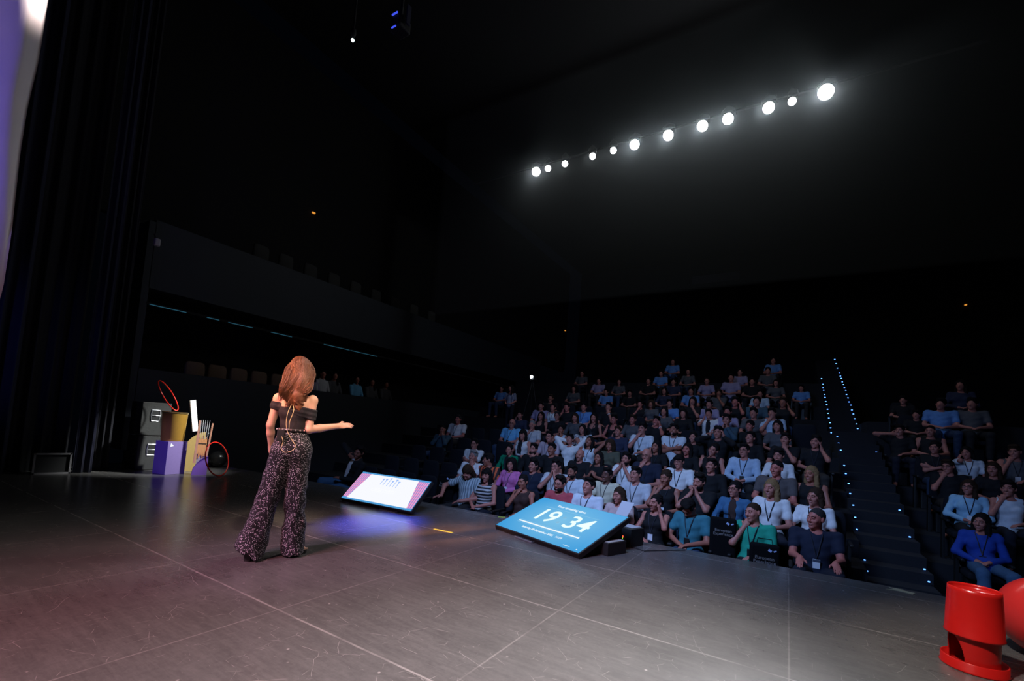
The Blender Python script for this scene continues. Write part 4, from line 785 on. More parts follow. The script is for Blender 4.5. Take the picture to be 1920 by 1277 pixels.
def build_person(i, row, X, Y, zf, floor, pose, build, top, sleeve, hair, haircol, skin, ex, label, near):
    ex = ex.split(); fem = build == 'f'
    s = min(1.1, max(.86, (zf-floor)/1.15)); off = max(-.12, min(.12, (zf-floor)-1.15*s)); broad = 1.14 if 'broad' in ex else (.9 if fem else 1.0)
    yaw = math.atan2(PRES[0]-X, Y-PRES[1]); hy = max(-.8, min(.8, yaw*.8+random.uniform(-.08, .08))); ty = 0 if pose == 'knees' else yaw*.25
    if 'turn' in ex: hy = -.9
    pitch = .85 if 'bow' in ex else (-.22 if 'up' in ex or pose == 'behind' else random.uniform(-.05, .1)); roll = .3 if 'tilt' in ex else random.uniform(-.08, .08)
    if pose in ('chinR', 'cheekR'): roll -= .08
    if pose in ('chinL', 'cheekL'): roll += .08
    slouch = .16 if 'slouch' in ex else 0
    Rt = rotm(ty); up = V3(0, 0, off/s)
    TT = lambda *p: Rt @ V3(*p)+up+V3(0, slouch*.4, -slouch*.3)
    sw = .172*broad
    waist, chest, nb = TT(0, .02, .70), TT(0, .045, .88), TT(0, .075, 1.0)
    sh = {1: TT(-sw, .065, .955), -1: TT(sw, .065, .955)}
    Rh = rotm(hy, pitch, roll); piv = TT(0, .055, 1.045); hc = piv+Rh @ V3(0, -.018, .10)
    # arms: wrist, direction of the fingers, palm direction, elbow pole, curl
    A = {}
    lap = lambda q: (TT(-.07*q, -.24, .665), (.75*q, -.6, -.15), (0, -.1, -1), (-.8*q, .3, -.5), .35)
    A[1], A[-1] = lap(1), lap(-1)
    def face(dx, dy, dz): return piv+Rh @ V3(dx, dy, dz)
    for q, nme in ((1, 'R'), (-1, 'L')):
        if pose == 'chin'+nme: A[q] = (face(-.055*q, -.125, -.065), (.35*q, .25, .75), (.35*q, .8, .2), (-.6*q, -.4, -1), 1.25)
        if pose == 'cheek'+nme: A[q] = (face(-.125*q, -.06, -.03), (.15*q, .0, 1), (.95*q, .25, 0), (-.7*q, -.5, -1), .35)
        if pose == 'mouth'+nme: A[q] = (face(-.12*q, -.125, .03), (1*q, .05, .05), (0, 1, 0), (-1*q, -.2, .25), .5)
        if pose == 'both': A[q] = (face(-.045*q, -.15, -.055), (.25*q, .2, .9), (1*q, .2, 0), (-.8*q, -.3, -1), .7)
        if pose == 'temples': A[q] = (face(-.13*q, -.08, .02), (.2*q, .05, 1), (1*q, .2, 0), (-.9*q, -.3, -.8), .4)
        if pose == 'behind': A[q] = (face(-.10*q, .12, .10), (.95*q, .2, .1), (0, -1, 0), (-1*q, -.15, .5), .3)
        if pose == 'knees': A[q] = (TT(-.155*q, -.37, .76), (-.10*q, -.9, -.38), (0, .1, -1), (-.35*q, .5, -.6), .15)
        if pose == 'cross': A[q] = (TT(.09*q, -.15-.03*q, .80), (.9*q, .2, .15), (0, 1, .1), (-.6*q, -.2, -1), .5)
        if pose == 'phone': A[q] = (TT(-.06*q, -.24, .80), (.35*q, -.2, .8), (.8*q, .5, 0), (-.8*q, .1, -1), .7)
    if pose == 'laptop': A[1] = (TT(-.33, -.24, .70), (-.5, -.8, -.1), (0, 0, -1), (-.8, .4, .3), .3)
    if 'cheek' in pose and 'papers' in ex: pass
    arm = {}
    for q in (1, -1):
        W, d, n, pole, cu = A[q]; e, W = ik(sh[q], W, .285, .255, pole); arm[q] = (e, W, d, n, cu)
    th = 1.0 if not fem else .95; hipw = .092
    knee = {q: V3(-q*(.125+random.uniform(0, .03)), -.46, .53) for q in (1, -1)}; ank = {q: knee[q]+V3(0, .04+random.uniform(-.04, .04), -.44) for q in (1, -1)}
    if 'slouch' in ex:
        for q in (1, -1): knee[q] += V3(0, -.08, 0); ank[q] += V3(0, -.18, 0)
    if pose == 'knees':
        for q in (1, -1): knee[q] += V3(-q*.03, 0, .10); ank[q] += V3(-q*.05, 0, .0)
    hipy = -.06 if slouch else 0
    def torso(d=0, armfrac=None, upperonly=False):
        q = SDF()
        q.ell((0, hipy, .545), (.165*broad+d, .125+d, .11+d), .04); q.cone((0, hipy*.5, .58), waist, .125*broad+d, .118*broad+d, .06)
        q.ell(waist*.55+chest*.45, V3(.142*broad, .108+(.03 if broad > 1.1 else 0), .15)+d, .05, Rt); q.ell(chest, V3(.16*broad, .115, .13)+d, .05, Rt)
        if fem:
            for k in (-1, 1): q.ell(chest+Rt @ V3(k*.07, -.085, -.03), V3(.062, .055, .06)+d, .03)
        for k in (1, -1): q.cone(sh[k]*.8+nb*.2+V3(0, 0, -.02), sh[k], .07+d, .06*(.9 if fem else 1)+d, .04)
        q.cone(chest+V3(0, .02, .07), nb+V3(0, 0, -.02), .09+d, .062+d, .04)
        return q
    ar = (.046, .04, .037, .028) if not fem else (.042, .036, .032, .024)
    b = torso(-.004)
    b.cone(nb-V3(0, 0, .03), hc+Rh @ V3(0, .02, -.05), .056 if not fem else .048, .05 if not fem else .043, .03)
    head_sdf(b, hc, Rh, fem, 1.0, near)
    for q in (1, -1):
        e, W, d, n, cu = arm[q]
        b.cone(sh[q], e, ar[0]*broad, ar[1], .03); b.cone(e, W, ar[2]+.003, ar[3], .02)
        hand_sdf(b, W, d, n, q, cu, .95 if not fem else .87)
        b.cone((-q*hipw, hipy, .53), knee[q], .078*broad, .056, .03); b.cone(knee[q], ank[q], .053, .037, .02); b.cone(ank[q]+V3(0, .02, -.04), ank[q]+V3(-q*.02, -.15, -.06), .035, .028, .02)
    hf = (.0065 if row <= 3 or row == 21 else .0085) if near else (.011 if row < 9 else .018); hcse = .014 if near else .02
    fine = [(hc-.135, hc+.135, hf)]
    if near:
        for q in (1, -1): W, d = arm[q][1], nrm(arm[q][2]); fine.append((np.minimum(W, W+d*.16)-.05, np.maximum(W, W+d*.16)+.05, .008))
    root = link('person', b.mesh('person_body', hcse, fine), skin_mat(skin), None, (X, Y+.03*s, floor)); root.scale = (s, s, s); tag(root, label, 'person', 'audience members in the theatre seats')
    # shirt
    long_s = sleeve == 'long'
    t = torso(.011); t.ell((0, hipy, .545), (.175*broad, .135, .08), .04)
    for q in (1, -1):
        e, W = arm[q][0], arm[q][1]
        if long_s: t.cone(sh[q], e, ar[0]*broad+.016, ar[1]+.014, .03); t.cone(e, e+(W-e)*.95, ar[2]+.014, ar[3]+.012, .02)
        elif sleeve == 'short': t.cone(sh[q], sh[q]+(e-sh[q])*.58, ar[0]*broad+.016, ar[1]+.022, .03)
    cut = .075 if sleeve in ('short', 'long') else .10
    t.ell(nb+Rt @ V3(0, -.055, .03), (cut*.8, .075, cut), .008, Rt, 's')
    if sleeve in ('none', 'strap'):
        for q in (1, -1): t.ell(sh[q]+Rt @ V3(-q*.035, 0, .0), (.065, .12, .10), .008, Rt, 's')
    if sleeve == 'strap': t.ell(chest+Rt @ V3(0, -.13, .08), (.085, .1, .09), .008, Rt, 's')
    ph = random.uniform(0, 6)
    wr = lambda X, Y, Z: (.0035*np.sin(38*Z+14*X+ph)*np.sin(23*X-17*Z+ph)+.002*np.sin(60*Z-31*X+20*Y)).astype(np.float32)
    link('shirt', t.mesh('shirt', .011 if near else .018, disp=wr), cloth_mat(top), root)
    und = 'white' if 'white_front' in ex else ('black' if 'black_front' in ex or top == 'whiteblack' else ('brown' if top == 'denim' else None))
    if und:
        u = torso(.017); u.ell(chest+Rt @ V3(0, -.12, -.05), (.055, .09, .26), .006, Rt, 'i'); u.p[-1] = u.p[-1][:6]+('i',)+u.p[-1][7:]
        link('undershirt', u.mesh('undershirt', .01 if near else .016), cloth_mat(und), root)
    # trousers and shoes
    tr = SDF(); tr.ell((0, hipy, .535), (.172*broad, .135, .10), .04)
    for q in (1, -1): tr.cone((-q*hipw, hipy, .53), knee[q], .09*broad, .07, .03); tr.cone(knee[q], ank[q]+V3(0, 0, .03), .068, .055, .02)
    link('trousers', tr.mesh('trousers', .018 if near else .024, disp=wr), trou_mat(i, 'jeans' in ex or top == 'royal'), root)
    if row in (1, 4, 5, 21, 22) and X < -7 or row in (21,):
        for q in (1, -1):
            sh_ = SDF(); a = ank[q]; sh_.cone(a+V3(0, .03, -.055), a+V3(-q*.03, -.16, -.06), .048, .04, .02); sh_.half(a+V3(0, 0, -.1), (0, 0, -1)); link('shoe', sh_.mesh('shoe', .014), mat('shoe_light', (.55, .58, .65), .6), root)
    # hair
    hq = hair_sdf(hc, Rh, hair, 1.0, 'bangs' in ex, fem); fr = (95, .0055) if hair in ('curly',) else ((85, .0045) if hair in ('long', 'bob', 'longbeard') else (48, .0055)) if hair not in ('buzz', 'bald') else (150, .0012)
    hd = lambda X, Y, Z: (fr[1]*np.sin(fr[0]*X+9*np.sin(30*Z))*np.sin(fr[0]*.9*Y+7*np.sin(26*Z+1))).astype(np.float32)
    ho = link('hair', hq.mesh('hair', .0085 if near else .014, disp=hd), hair_mat(haircol), root)
    T = lambda *p: hc+Rh @ V3(*p)
    if 'beard' in ex or hair == 'longbeard':
        q = SDF(); q.ell(T(0, -.03, -.075), (.064, .062, .05), .02, Rh)
        if hair == 'longbeard': q.cone(T(0, -.07, -.09), T(0, -.06, -.21), .05, .02, .03)
        q.ell(T(0, -.09, -.055), (.02, .03, .009), .006, Rh, 's'); q.ell(T(0, -.06, .0), (.075, .08, .048), .01, Rh, 's')
        link('beard', q.mesh('beard', .008 if near else .012, disp=hd), hair_mat(haircol), root)
    if near:
        m = MB()
        for k in (-1, 1): m.sphere(T(k*.03, -.0865, .0105), .0078, 8, 6)
        m.obj('eyes', EYE, root)
        q = SDF()
        for k in (-1, 1): q.cone(T(k*.012, -.0935, .029), T(k*.03, -.0925, .0335), .004, .0045, .002); q.cone(T(k*.03, -.0925, .033), T(k*.046, -.079, .031), .0045, .003, .002)
        link('eyebrows', q.mesh('eyebrows', .004), hair_mat(haircol), root)
        if 'chin' not in pose and pose not in ('both',) and hair != 'longbeard':
            q = SDF(); q.ell(T(0, -.0885, -.056), (.021, .008, .005), .004, Rh); q.ell(T(0, -.0875, -.066), (.019, .008, .0055), .004, Rh); link('lips', q.mesh('lips', .004), LIP, root)
    if 'glasses' in ex:
        m = MB()
        for k in (-1, 1):
            m.tube([T(k*.032+.022*math.cos(a), -.102+.006*abs(math.cos(a)), .008+.018*math.sin(a)) for a in np.linspace(0, 2*math.pi, 13)[:-1]], .0022, 5, True)
            m.tube([T(k*.054, -.096, .012), T(k*.074, -.04, .014), T(k*.08, .015, .012)], .002, 5)
        m.tube([T(-.01, -.105, .012), T(.01, -.105, .012)], .002, 5); m.obj('glasses', BLACKP, root)
    if 'lanyard' in ex:
        tq = torso(.014); pts = []
        for k, zz in [(1, z) for z in np.linspace(.0, 1, 8)]+[(-1, z) for z in np.linspace(1, 0, 8)]:
            x = k*.062*(1-zz); p = nb+Rt @ V3(x, -.02, .005-zz*.27)
            for _ in range(10):
                dd = tq.eval(p)[0]
                if _ == 0 and dd > 0 and zz < .1: break
                p = p+Rt @ V3(0, -1, 0)*(-dd if dd < 0 else -min(dd, .01))*.9
            pts.append(p)
        for k in range(len(pts)):
            pts[k] = pts[k]+Rt @ V3(0, -.006, 0)
        ln = MB().tube(pts, .0055, 5).obj('lanyard', LANY, root)
        if pose not in ('both', 'cross', 'phone'):
            c = pts[8]+V3(0, -.012, -.055); lo = MB().box(c, (.07, .004, .09 if 'badge' not in ex else .1), Matrix(Rt.tolist()), .001).obj('badge', BADGE if ('badge' in ex or i % 3 == 0) else BLACKP, root)
            if 'badge' in ex: MB().box(c+V3(0, -.004, .035), (.068, .003, .026), Matrix(Rt.tolist())).obj('badge_header', mat('badge_dark', (.08, .09, .13), .5), lo)
    if 'watch' in ex:
        q = 1 if 'R' in pose else -1; e, W = arm[q][0], arm[q][1]; p = W+(e-W)*.1; dd = nrm(e-W); a = nrm(np.cross(dd, (0, 0, 1.1))); b2 = np.cross(dd, a)
        MB().tube([p+(a*math.cos(t_)+b2*math.sin(t_))*.031 for t_ in np.linspace(0, 2*math.pi, 11)[:-1]], .008, 5, True).obj('watch', BADGE, root)
    if row == 1 and X < -7: root.rotation_euler = (0, math.radians(24), math.radians(-20)); root.location.x -= .5; root.location.z += .06
    return root, s
ORD = 'zeroth first second third fourth fifth sixth seventh eighth ninth tenth eleventh twelfth thirteenth fourteenth fifteenth sixteenth seventeenth eighteenth nineteenth twentieth'.split()
def rowY(r): return 8.8+.85*(r-21) if r >= 21 else (6.35+.85*(r-1) if r <= 8 else 14.9+.9*(r-9))
FLOOR = {}
byrow = {}
for p in PEOPLE: byrow.setdefault(p[0], []).append(p)
FL_FIX = {1: -.73, 21: -.73}
for r, l in byrow.items(): FLOOR[r] = FL_FIX.get(r, round(sum(p[2] for p in l)/len(l)-1.15, 3))
FLOOR[22] = -.30; FLOOR[27] = FLOOR[26]+.36
# ------------------------------------------------------------ theatre seats
SEATM = mat('seat_fabric', (.012, .013, .018), .9, noise=.3, nscale=40, spec=.15); SEATF = mat('seat_frame', (.01, .01, .011), .45)
def make_seat():
    r = empty('theatre_seat')
    q = SDF(); q.ell((0, .20, .73), (.25, .06, .36), .03); q.half((0, 0, .98), (0, 0, 1), .03); q.half((0, 0, .42), (0, 0, -1), .02); q.half((.222, 0, 0), (1, 0, 0), .03); q.half((-.222, 0, 0), (-1, 0, 0), .03)
    link('backrest', q.mesh('seat_backrest', .02), SEATM, r)
    MB().box((0, -.05, .42), (.42, .46, .09), None, .03).obj('seat_cushion', SEATM, r, smooth=True)
    for sx in (-1, 1):
        a = MB().box((sx*.242, -.02, .61), (.045, .36, .035), None, .012).obj('armrest', SEATF, r); MB().box((sx*.242, .08, .3), (.035, .10, .6), None, .004).obj('armrest_post', SEATF, a)
    MB().box((0, .1, .19), (.3, .12, .38), None, .01).obj('pedestal', SEATF, r)
    return r
seat0 = make_seat(); seat_used = [False]
def put_seat(x, y, z, label, group):
    o = seat0 if not seat_used[0] else copy_tree(seat0); seat_used[0] = True
    o.location = (x, y, z); tag(o, label, 'seat', group); return o
SEATXR = {1: (-8.0, .6), 2: (-8.0, .6), 3: (-8.0, .6), 4: (-8.1, .6), 5: (-8.1, .6), 6: (-6.9, .6), 7: (-6.7, .6), 8: (-6.7, .6)}
NSEAT = 0
import time; t0 = time.time(); idx = 0
for r in sorted(byrow):
    ps = sorted(byrow[r], key=lambda p: -p[1])
    slots = []
    for p in ps:
        root, s = build_person(idx, r, p[1], rowY(r), p[2], FLOOR[r], *p[3:10], p[10], p[11], r <= 6 or 21 <= r <= 25); idx += 1
        slots.append([p[1], True, s])
    if r in SEATXR:
        lo, hi = SEATXR[r]; xs = sorted([q[0] for q in slots]); add = []
        ends = [lo-.3]+xs+[hi+.2]
        for a, b in zip(ends[:-1], ends[1:]):
            n = int((b-a)/.53)-1
            for k in range(n): add.append(a+(b-a)*(k+1)/(n+1))
        slots += [[x, False, 1] for x in add]
    slots.sort(key=lambda q: -q[0] if r < 21 else q[0])
    # seats stand on a regular pitch and never overlap: nudge them apart along the row
    xs = [q[0] for q in slots]
    for _ in range(60):
        for k in range(len(xs)-1):
            g = abs(xs[k+1]-xs[k])
            if g < .5:
                sg = -1 if r < 21 else 1; d = (.501-g)/2; xs[k] -= sg*d; xs[k+1] += sg*d
    blk = 'right block ' if r >= 21 else ''; rn = r-20 if r >= 21 else r
    for k, (q, x) in enumerate(zip(slots, xs)):
        st = 'occupied' if q[1] else 'empty'
        put_seat(x, rowY(r)+.05, FLOOR[r], '%s black theatre seat, %s%s row, %s from the stairs' % (st, blk, ORD[rn], ORD[k+1]) if k else '%s black theatre seat, %s%s row, right beside the stairs' % (st, blk, ORD[rn]), 'black theatre seats')
        NSEAT += 1
print('people', idx, 'seats', NSEAT, 'time', round(time.time()-t0, 1))
LEDS_LEFT = [(0.98, 8.04, -0.37), (0.98, 8.29, -0.27), (0.98, 8.87, -0.22), (0.98, 8.89, -0.1), (0.98, 9.18, 0.03), (0.98, 9.42, 0.19), (0.98, 9.71, 0.36), (0.98, 10.18, 0.52), (0.98, 10.46, 0.68), (0.98, 10.97, 0.84), (0.98, 11.29, 0.99), (0.98, 11.73, 1.13), (0.98, 12.05, 1.3), (0.98, 12.57, 1.46), (0.98, 12.93, 1.61), (0.98, 14.72, 1.77), (0.98, 14.96, 1.91), (0.98, 15.2, 2.06), (0.98, 15.66, 2.22), (0.98, 16.0, 2.38), (0.98, 16.27, 2.52), (0.98, 16.64, 2.69), (0.98, 17.1, 2.83), (0.98, 17.5, 3.0), (0.98, 17.82, 3.13), (0.98, 18.26, 3.32), (0.98, 18.59, 3.44), (0.98, 18.86, 3.6), (0.98, 19.61, 3.9)]
LEDS_RIGHT = [(1.62, 8.05, -0.37), (1.62, 8.28, -0.26), (1.62, 8.91, -0.1), (1.62, 9.16, 0.03), (1.62, 9.68, 0.18), (1.62, 9.92, 0.35), (1.62, 10.44, 0.51), (1.62, 10.74, 0.67), (1.62, 11.29, 0.83), (1.62, 11.55, 0.99), (1.62, 12.04, 1.14), (1.62, 12.34, 1.31), (1.62, 12.87, 1.47), (1.62, 13.2, 1.62), (1.62, 15.24, 1.79), (1.62, 15.46, 1.95), (1.62, 15.73, 2.09), (1.62, 16.14, 2.26), (1.62, 16.48, 2.42), (1.62, 16.88, 2.57), (1.62, 17.15, 2.74), (1.62, 17.69, 2.89), (1.62, 17.99, 3.05), (1.62, 18.46, 3.21), (1.62, 18.73, 3.38), (1.62, 19.19, 3.52), (1.62, 19.54, 3.68), (1.62, 19.97, 3.83), (1.62, 20.35, 4.01), (1.62, 20.74, 4.15), (1.62, 21.08, 4.32), (1.62, 22.02, 4.66), (1.62, 22.69, 4.95), (1.62, 23.4, 5.25)]
LAMPS = [(-6.53, 1), (-6.14, 0), (-5.6, 0), (-4.77, 0), (-4.18, 0), (-3.61, 1), (-2.76, 1), (-1.96, 1), (-1.4, 1), (-0.57, 1), (-0.12, 0), (0.49, 2)]
BALY = [4.87, 5.34, 5.83, 6.33, 6.85, 7.41, 7.97]
main_floor(FLOOR, rowY)
# ------------------------------------------------------------ stairs and step lights
STEPL = [(1.0, [(8.2, -.4), (8.45, -.3), (8.75, -.17)])]
y, z = 7.7, -.73; mb = MB(); k = 0
zz = -.73
for i in range(16):
    y0 = 7.75+i*.36; z = -.40+.405*(y0+.36-8.2); mb.box((1.305, y0+.18, z-.75), (.75, .36, 1.5))
mb.box((1.305, 14.15, 1.62-.75), (.75, 1.3, 1.5)) if False else mb.box((1.305, 14.2, .92), (.75, 1.35, 1.5))
for i in range(25):
    y0 = 14.85+i*.36; z = 1.76+.41*(y0-15.02); mb.box((1.305, y0+.18, z-.75), (.75, .36, 1.5))
struct(mb.obj('floor_stairs', CARPET)); struct(MB().box((1.3, 6.53, -1.33), (.76, 2.45, 1.2)).obj('floor_aisle', CARPET))
SL = mat('step_light_blue', (0, 0, 0), .3, emit=(.10, .30, 1), es=4); 
LEDL = LEDS_LEFT; LEDR = LEDS_RIGHT
for nm, lst in (('left', LEDL), ('right', LEDR)):
    for k, (x, y, z) in enumerate(lst):
        sz = .018*(y/8.5)**.6
        tag(MB().box((x, y-.01, z), (sz*1.3, .012, sz*.8), None, .003).obj('step_light', SL), 'small blue step light, %s line of the stairs, number %s from the bottom' % (nm, (ORD[k+1] if k < 20 else 'twenty-'+ORD[k-19])), 'step light', 'blue step lights on the stairs')
# ------------------------------------------------------------ lighting bar with lanterns
BARZ, BARY = 8.87, 11.0
struct(MB().tube([(-9, BARY+.2, BARZ+.28), (3, BARY+.2, BARZ+.28)], .03, 10).obj('trim_lighting_bar', BLKM))
for k, (x, big) in enumerate(LAMPS):
    r = empty('stage_lantern', (x, BARY, BARZ)); r.rotation_euler = Vector((-3.0-x, 3.0-BARY, 1.0-BARZ)).to_track_quat('-Z', 'Y').to_euler()
    tag(r, '%s white spotlight, %s along the high lighting bar counted from the left' % ('glaring large' if big else 'small dim-edged', ORD[k+1]), 'spotlight', 'white spotlights on the lighting bar')
    R_ = .15 if big == 2 else (.12 if big else .082)
    MB().lathe([(R_*.35, .34), (R_*.6, .22), (R_*.95, .04), (R_*1.06, .0), (R_*1.06, -.012), (R_*1.01, -.012), (R_*1.01, .0)], 28).obj('housing', BLKM, r, smooth=True)
    MB().lathe([(0, -.012), (R_*.7, -.006), (R_, .004)], 28).obj('lens', emis('lamp_white', (1, 1, .98), 30), r, smooth=True)
    MB().tube([(-R_*1.2, 0, .12), (-R_*1.25, .16, .15), (0, .24, .17), (R_*1.25, .16, .15), (R_*1.2, 0, .12)], .012, 6).obj('yoke', BLKM, r)
# moving head and tiny lamp high over the stage left
r = empty('moving_head', (-5.9, 5.0, 8.03)); tag(r, 'square stage fixture with blue-lit edges hanging at upper centre-left', 'stage light')
MB().box((0, 0, 0), (.26, .26, .22), None, .03).obj('fixture_body', BLKM, r); BE = emis('blue_edge', (.06, .1, 1), .9)
MB().box((0, -.14, .12), (.13, .02, .02)).obj('blue_edge', BE, r); MB().box((0, -.14, -.12), (.10, .02, .014)).obj('blue_edge', BE, r)
for k in (-1, 1): MB().box((k*.18, 0, .13), (.03, .08, .34)).obj('yoke_arm', mat('yoke_blue_black', (.03, .03, .06), .5), r)
r = empty('small_lamp', (-7.18, 5.0, 8.32)); tag(r, 'tiny bright lamp point high at the upper left', 'lamp'); MB().sphere((0, 0, 0), .03, 12, 8).obj('lamp_bulb', emis('cyan_white', (.8, 1, 1), 6), r); MB().lathe([(.02, .04), (.05, .12), (.05, .2), (0, .2)], 14).obj('lamp_case', BLKM, r); MB().tube([(0, 0, .19), (0, 0, 3.18)], .02, 6).obj('hanging_rod', BLKM, r)
r = empty('wall_camera', (-9.9, 3.33, 4.17)); tag(r, 'small pale device fixed high on the black drape edge', 'device'); MB().box((0, 0, 0), (.08, .09, .14), None, .02).obj('device_body', mat('pale_plastic', (.4, .38, .42), .6), r); MB().tube([(0, -.02, .07), (0, -.05, .14)], .02, 8).obj('device_bracket', BLKM, r)
r_ = bpy.data.objects['moving_head']; MB().tube([(0, 0, .1), (0, 0, 3.47)], .03, 6).obj('hanging_rod', BLKM, r_)
# exit signs, recording light, camera light, projection booth slit
for p, nm in (((-12.28, 7.82, 7.29), 'tiny amber sign light on the upper left gallery'), ((6.3, 25.96, 7.95), 'tiny amber sign light high at the right'), ((-12.28, 25.7, 7.83), 'tiny amber sign light far back left of centre')):
    tag(MB().box(p, (.07, .09, .035)).obj('exit_sign', emis('amber', (1, .38, .05), .8)), nm, 'sign light', 'amber sign lights')
tag(MB().sphere((-5.58, 25.98, 4.83), .05, 10, 8).obj('red_indicator', emis('red_point', (1, .02, .05), 2.5)), 'tiny red indicator light far back among the upper rows', 'indicator light')
r = empty('camera_light', (-7.31, 13.0, 3.05)); tag(r, 'bright white camera light on a tripod behind the left stalls', 'camera light'); MB().sphere((0, -.06, 0), .05, 14, 10).obj('lamp_face', emis('camera_white', (.8, .93, 1), 25), r); MB().box((0, .08, -.03), (.16, .22, .16), None, .02).obj('camera_body', BLKM, r)
for a in (0, 2.1, 4.2): MB().tube([(0, .05, -.1), (.38*math.cos(a), .05+.38*math.sin(a), -1.80)], .012, 6).obj('tripod_leg', BLKM, r)
BW = mat('booth_wall', (.10, .10, .13), .8)
struct(MB().box((-3.6, 25.97, 10.3), (2.35, .06, .45)).obj('window_1', BW))
# left balcony box: orange-brown seats and a few people, upper gallery seats
OS = mat('balcony_seat', (.16, .10, .07), .9, noise=.2, nscale=30)
def bal_seat():
    r = empty('balcony_seat'); q = SDF(); q.ell((0, 0, .3), (.24, .07, .36), .02); q.half((.21, 0, 0), (1, 0, 0), .04); q.half((-.21, 0, 0), (-1, 0, 0), .04); q.half((0, 0, -.1), (0, 0, -1), .02); q.half((0, 0, .54), (0, 0, 1), .05)
    link('backrest', q.mesh('balcony_backrest', .02), OS, r); MB().box((0, .2, .0), (.44, .4, .09), None, .03).obj('seat_cushion', mat('balcony_cushion', (.03, .022, .02), .9), r); return r
b0 = bal_seat()
for k, y in enumerate(BALY):
    o = b0 if k == 0 else copy_tree(b0); o.location = (-11.55, y, 1.72); o.rotation_euler = (0, 0, math.radians(-90)); tag(o, 'brown seat back above the left balcony rail, %s counted from the stage' % ORD[k+1], 'seat', 'balcony seats on the left')
def bal_person(k, y, top, label):
    q = SDF(); c = V3(0, 0, .5); head_sdf(q, c, rotm(-.4), False, 1, False); q.cone((0, .03, .35), (0, .02, .44), .05, .045); q.ell((0, .05, .06), (.155, .1, .38), .03); s = link('person', q.mesh('balcony_body', .02), skin_mat('l'), None, (-11.45, y, 1.95), math.radians(90)); tag(s, label, 'person', 'people in the left balcony')
    t = SDF(); t.ell((0, .05, .06), (.18, .12, .36), .03)
    for g in (-1, 1): t.cone((g*.17, .05, .28), (g*.2, -.05, .02), .06, .05, .03); q2 = None
    link('shirt', t.mesh('shirt', .02), cloth_mat(top), s); link('hair', hair_sdf(c, rotm(-.4), 'long' if k % 2 else 'short').mesh('hair', .014), hair_mat('dk'), s)
for k, (y, top, d) in enumerate(((7.35, 'greydk', 'dim person in grey leaning at the left balcony rail, nearest the stage'), (7.75, 'lilac', 'dim person in lilac at the left balcony rail, second from the stage'), (8.1, 'pale', 'dim person in pale shirt at the left balcony rail, third from the stage'), (8.5, 'greydk', 'dim person in dark grey at the balcony rail, beside the light blue top'), (9.3, 'skyblue', 'dim person in light blue top at the left balcony rail'), (9.9, 'greydk', 'dim person in grey at the balcony rail, after the light blue top'), (10.5, 'greydk', 'dim person in grey, last along the left balcony rail'))): bal_person(k, y, top, d)
# tote bags on seats and a laptop sleeve, white papers, phone
def tote(x, y, z, h, rz, label):
    r = empty('tote_bag', (x, y, z), rz); tag(r, label, 'tote bag', 'printed tote bags'); MB().box((0, 0, h/2), (.3, .1, h), None, .03).obj('bag_body', mat('tote_cloth', (.005, .005, .006), .9, spec=.1), r)
    PR = mat('print_white', (.2, .185, .185), .7)
    for k, (t_, zz) in enumerate((('European', h-.15), ('Experience', h-.195))):
        o = text(t_, .05, 0, 0, 0, PR, r, 'printed_text', 1.0); o.location = (0, -.052, zz); o.rotation_euler = (math.radians(90), 0, 0)
    m = MB(); m.box((.05, -.052, h-.06), (.035, .006, .025), Matrix.Rotation(.5, 3, 'Y')); m.box((.10, -.052, h-.06), (.03, .006, .014), Matrix.Rotation(-.4, 3, 'Y')); m.obj('printed_emblem', mat('print_blue', (.4, .5, .8), .6), r)
    MB().tube([(-.08, 0, h-.01), (-.07, .02, h+.05), (.07, .02, h+.05), (.08, 0, h-.01)], .005, 6).obj('strap', MATS['tote_cloth'], r)
tote(-.66, 6.30, -.25, .56, math.radians(8), 'black printed tote bag on the empty front row seat beside the green T-shirt')
tote(-.19, 5.94, -.28, .42, math.radians(5), 'black printed tote bag standing between the green T-shirt and the navy polo')
tote(-5.24, 6.42, -.25, .58, math.radians(15), 'black printed tote bag on the front row seat left of the striped shirt')
r = empty('papers', (-1.95, 6.12, .02)); tag(r, 'large white paper sheet held by the person with hand to head', 'paper'); MB().prism([(0, 0), (.17, .02), (.30, .33), (.13, .34)], (-.1, 0, 0), (1, 0, 0), (0, .15, .99), (0, 1, 0), .004).obj('paper_sheet', mat('paper_white', (.72, .72, .76), .7), r)
# upper gallery seats, barely visible
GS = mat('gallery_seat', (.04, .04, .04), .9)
for k, (y, z) in enumerate(((6.15, 5.74), (6.83, 5.77), (7.57, 5.79), (8.35, 5.80), (9.15, 5.80), (9.98, 5.82), (10.83, 5.85), (11.76, 5.86), (12.7, 5.85))):
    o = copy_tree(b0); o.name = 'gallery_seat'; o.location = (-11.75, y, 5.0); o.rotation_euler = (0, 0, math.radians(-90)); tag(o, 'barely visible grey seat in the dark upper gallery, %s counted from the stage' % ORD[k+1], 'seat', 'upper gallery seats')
    for ch in o.children: ch.material_slots[0].link = 'OBJECT'; ch.material_slots[0].material = GS
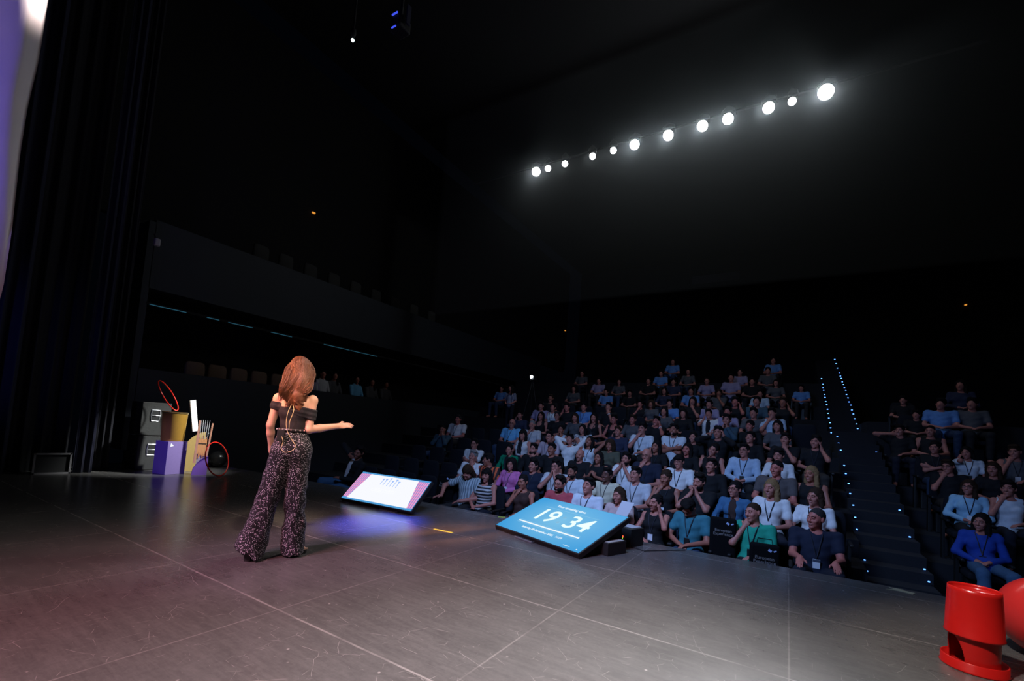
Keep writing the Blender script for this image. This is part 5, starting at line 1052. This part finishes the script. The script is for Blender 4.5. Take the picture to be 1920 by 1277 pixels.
# usher standing in the cross aisle
def standing(x, y, z, h, label):
    s_ = h/1.72; q = SDF(); c = V3(0, 0, 1.58); head_sdf(q, c, rotm(-.5), True, 1, False); q.cone((0, .02, 1.4), (0, .015, 1.52), .05, .045); q.ell((0, .02, 1.22), (.16, .1, .2), .04); q.ell((0, .02, .98), (.15, .11, .16), .05)
    for g in (-1, 1): q.cone((g*.09, .02, .92), (g*.10, 0, .5), .08, .055); q.cone((g*.1, 0, .5), (g*.1, .02, .05), .05, .035); q.cone((g*.1, .02, .04), (g*.11, -.12, .03), .035, .03); q.cone((g*.17, .02, 1.34), (g*.22, .03, 1.08), .045, .038); q.cone((g*.22, .03, 1.08), (g*.12, -.12, .98), .036, .028); hand_sdf(q, (g*.12, -.12, .98), (-g*.7, -.7, 0), (0, 0, -1), -g, .4)
    o = link('person', q.mesh('standing_body', .018), skin_mat('l'), None, (x, y, z)); o.scale = (s_,)*3; tag(o, label, 'person')
    t = SDF(); t.ell((0, .02, 1.2), (.175, .115, .2), .04); t.ell((0, .02, .98), (.17, .125, .18), .05)
    for g in (-1, 1): t.cone((g*.17, .02, 1.34), (g*.21, .03, 1.15), .058, .055)
    link('shirt', t.mesh('shirt', .018), stripes('cloth_usher', (.1, .12, .2), (.3, .33, .45), 5, 'Y'), o); t = SDF()
    for g in (-1, 1): t.cone((g*.09, .02, .9), (g*.1, 0, .5), .095, .07); t.cone((g*.1, 0, .5), (g*.1, .02, .08), .07, .06)
    link('trousers', t.mesh('trousers', .02), trou_mat(0), o); link('hair', hair_sdf(c, rotm(-.5), 'long').mesh('hair', .014), hair_mat('dk'), o)
standing(-8.17, 13.1, FLOOR[8]+.12, 1.56, 'dim person in patterned top standing in the left cross aisle')
# thin haze slab added to imitate lens bloom around the lamp row
HZ = bpy.data.materials.new('haze'); HZ.use_nodes = True; nt = HZ.node_tree; nt.nodes.remove(nt.nodes['Principled BSDF']); vs = nt.nodes.new('ShaderNodeVolumeScatter'); vs.inputs['Color'].default_value = (.85, .95, 1, 1); vs.inputs['Density'].default_value = .17; vs.inputs['Anisotropy'].default_value = .0
nt.links.new(vs.outputs[0], nt.nodes['Material Output'].inputs['Volume'])
hz = MB().box((-3, 10.86, 8.1), (14, .26, 6.6)).obj('haze', HZ); tag(hz, 'thin glowing haze slab added to imitate lens bloom along the row of spotlights', 'haze', None, 'stuff')
for k, (x, big) in enumerate(LAMPS):
    d = bpy.data.lights.new('added_halo_light', 'POINT'); d.energy = (.8, 19 if k else 11, 36)[big]; d.color = (.9, .97, 1); d.shadow_soft_size = .03; o = bpy.data.objects.new('added_halo_light', d); COL.objects.link(o); o.location = Vector((x, BARY, BARZ))+(Vector((-3.0, 3.0, 1.0))-Vector((x, BARY, BARZ))).normalized()*.11  # added point before each lens, there only to light the slab as a halo
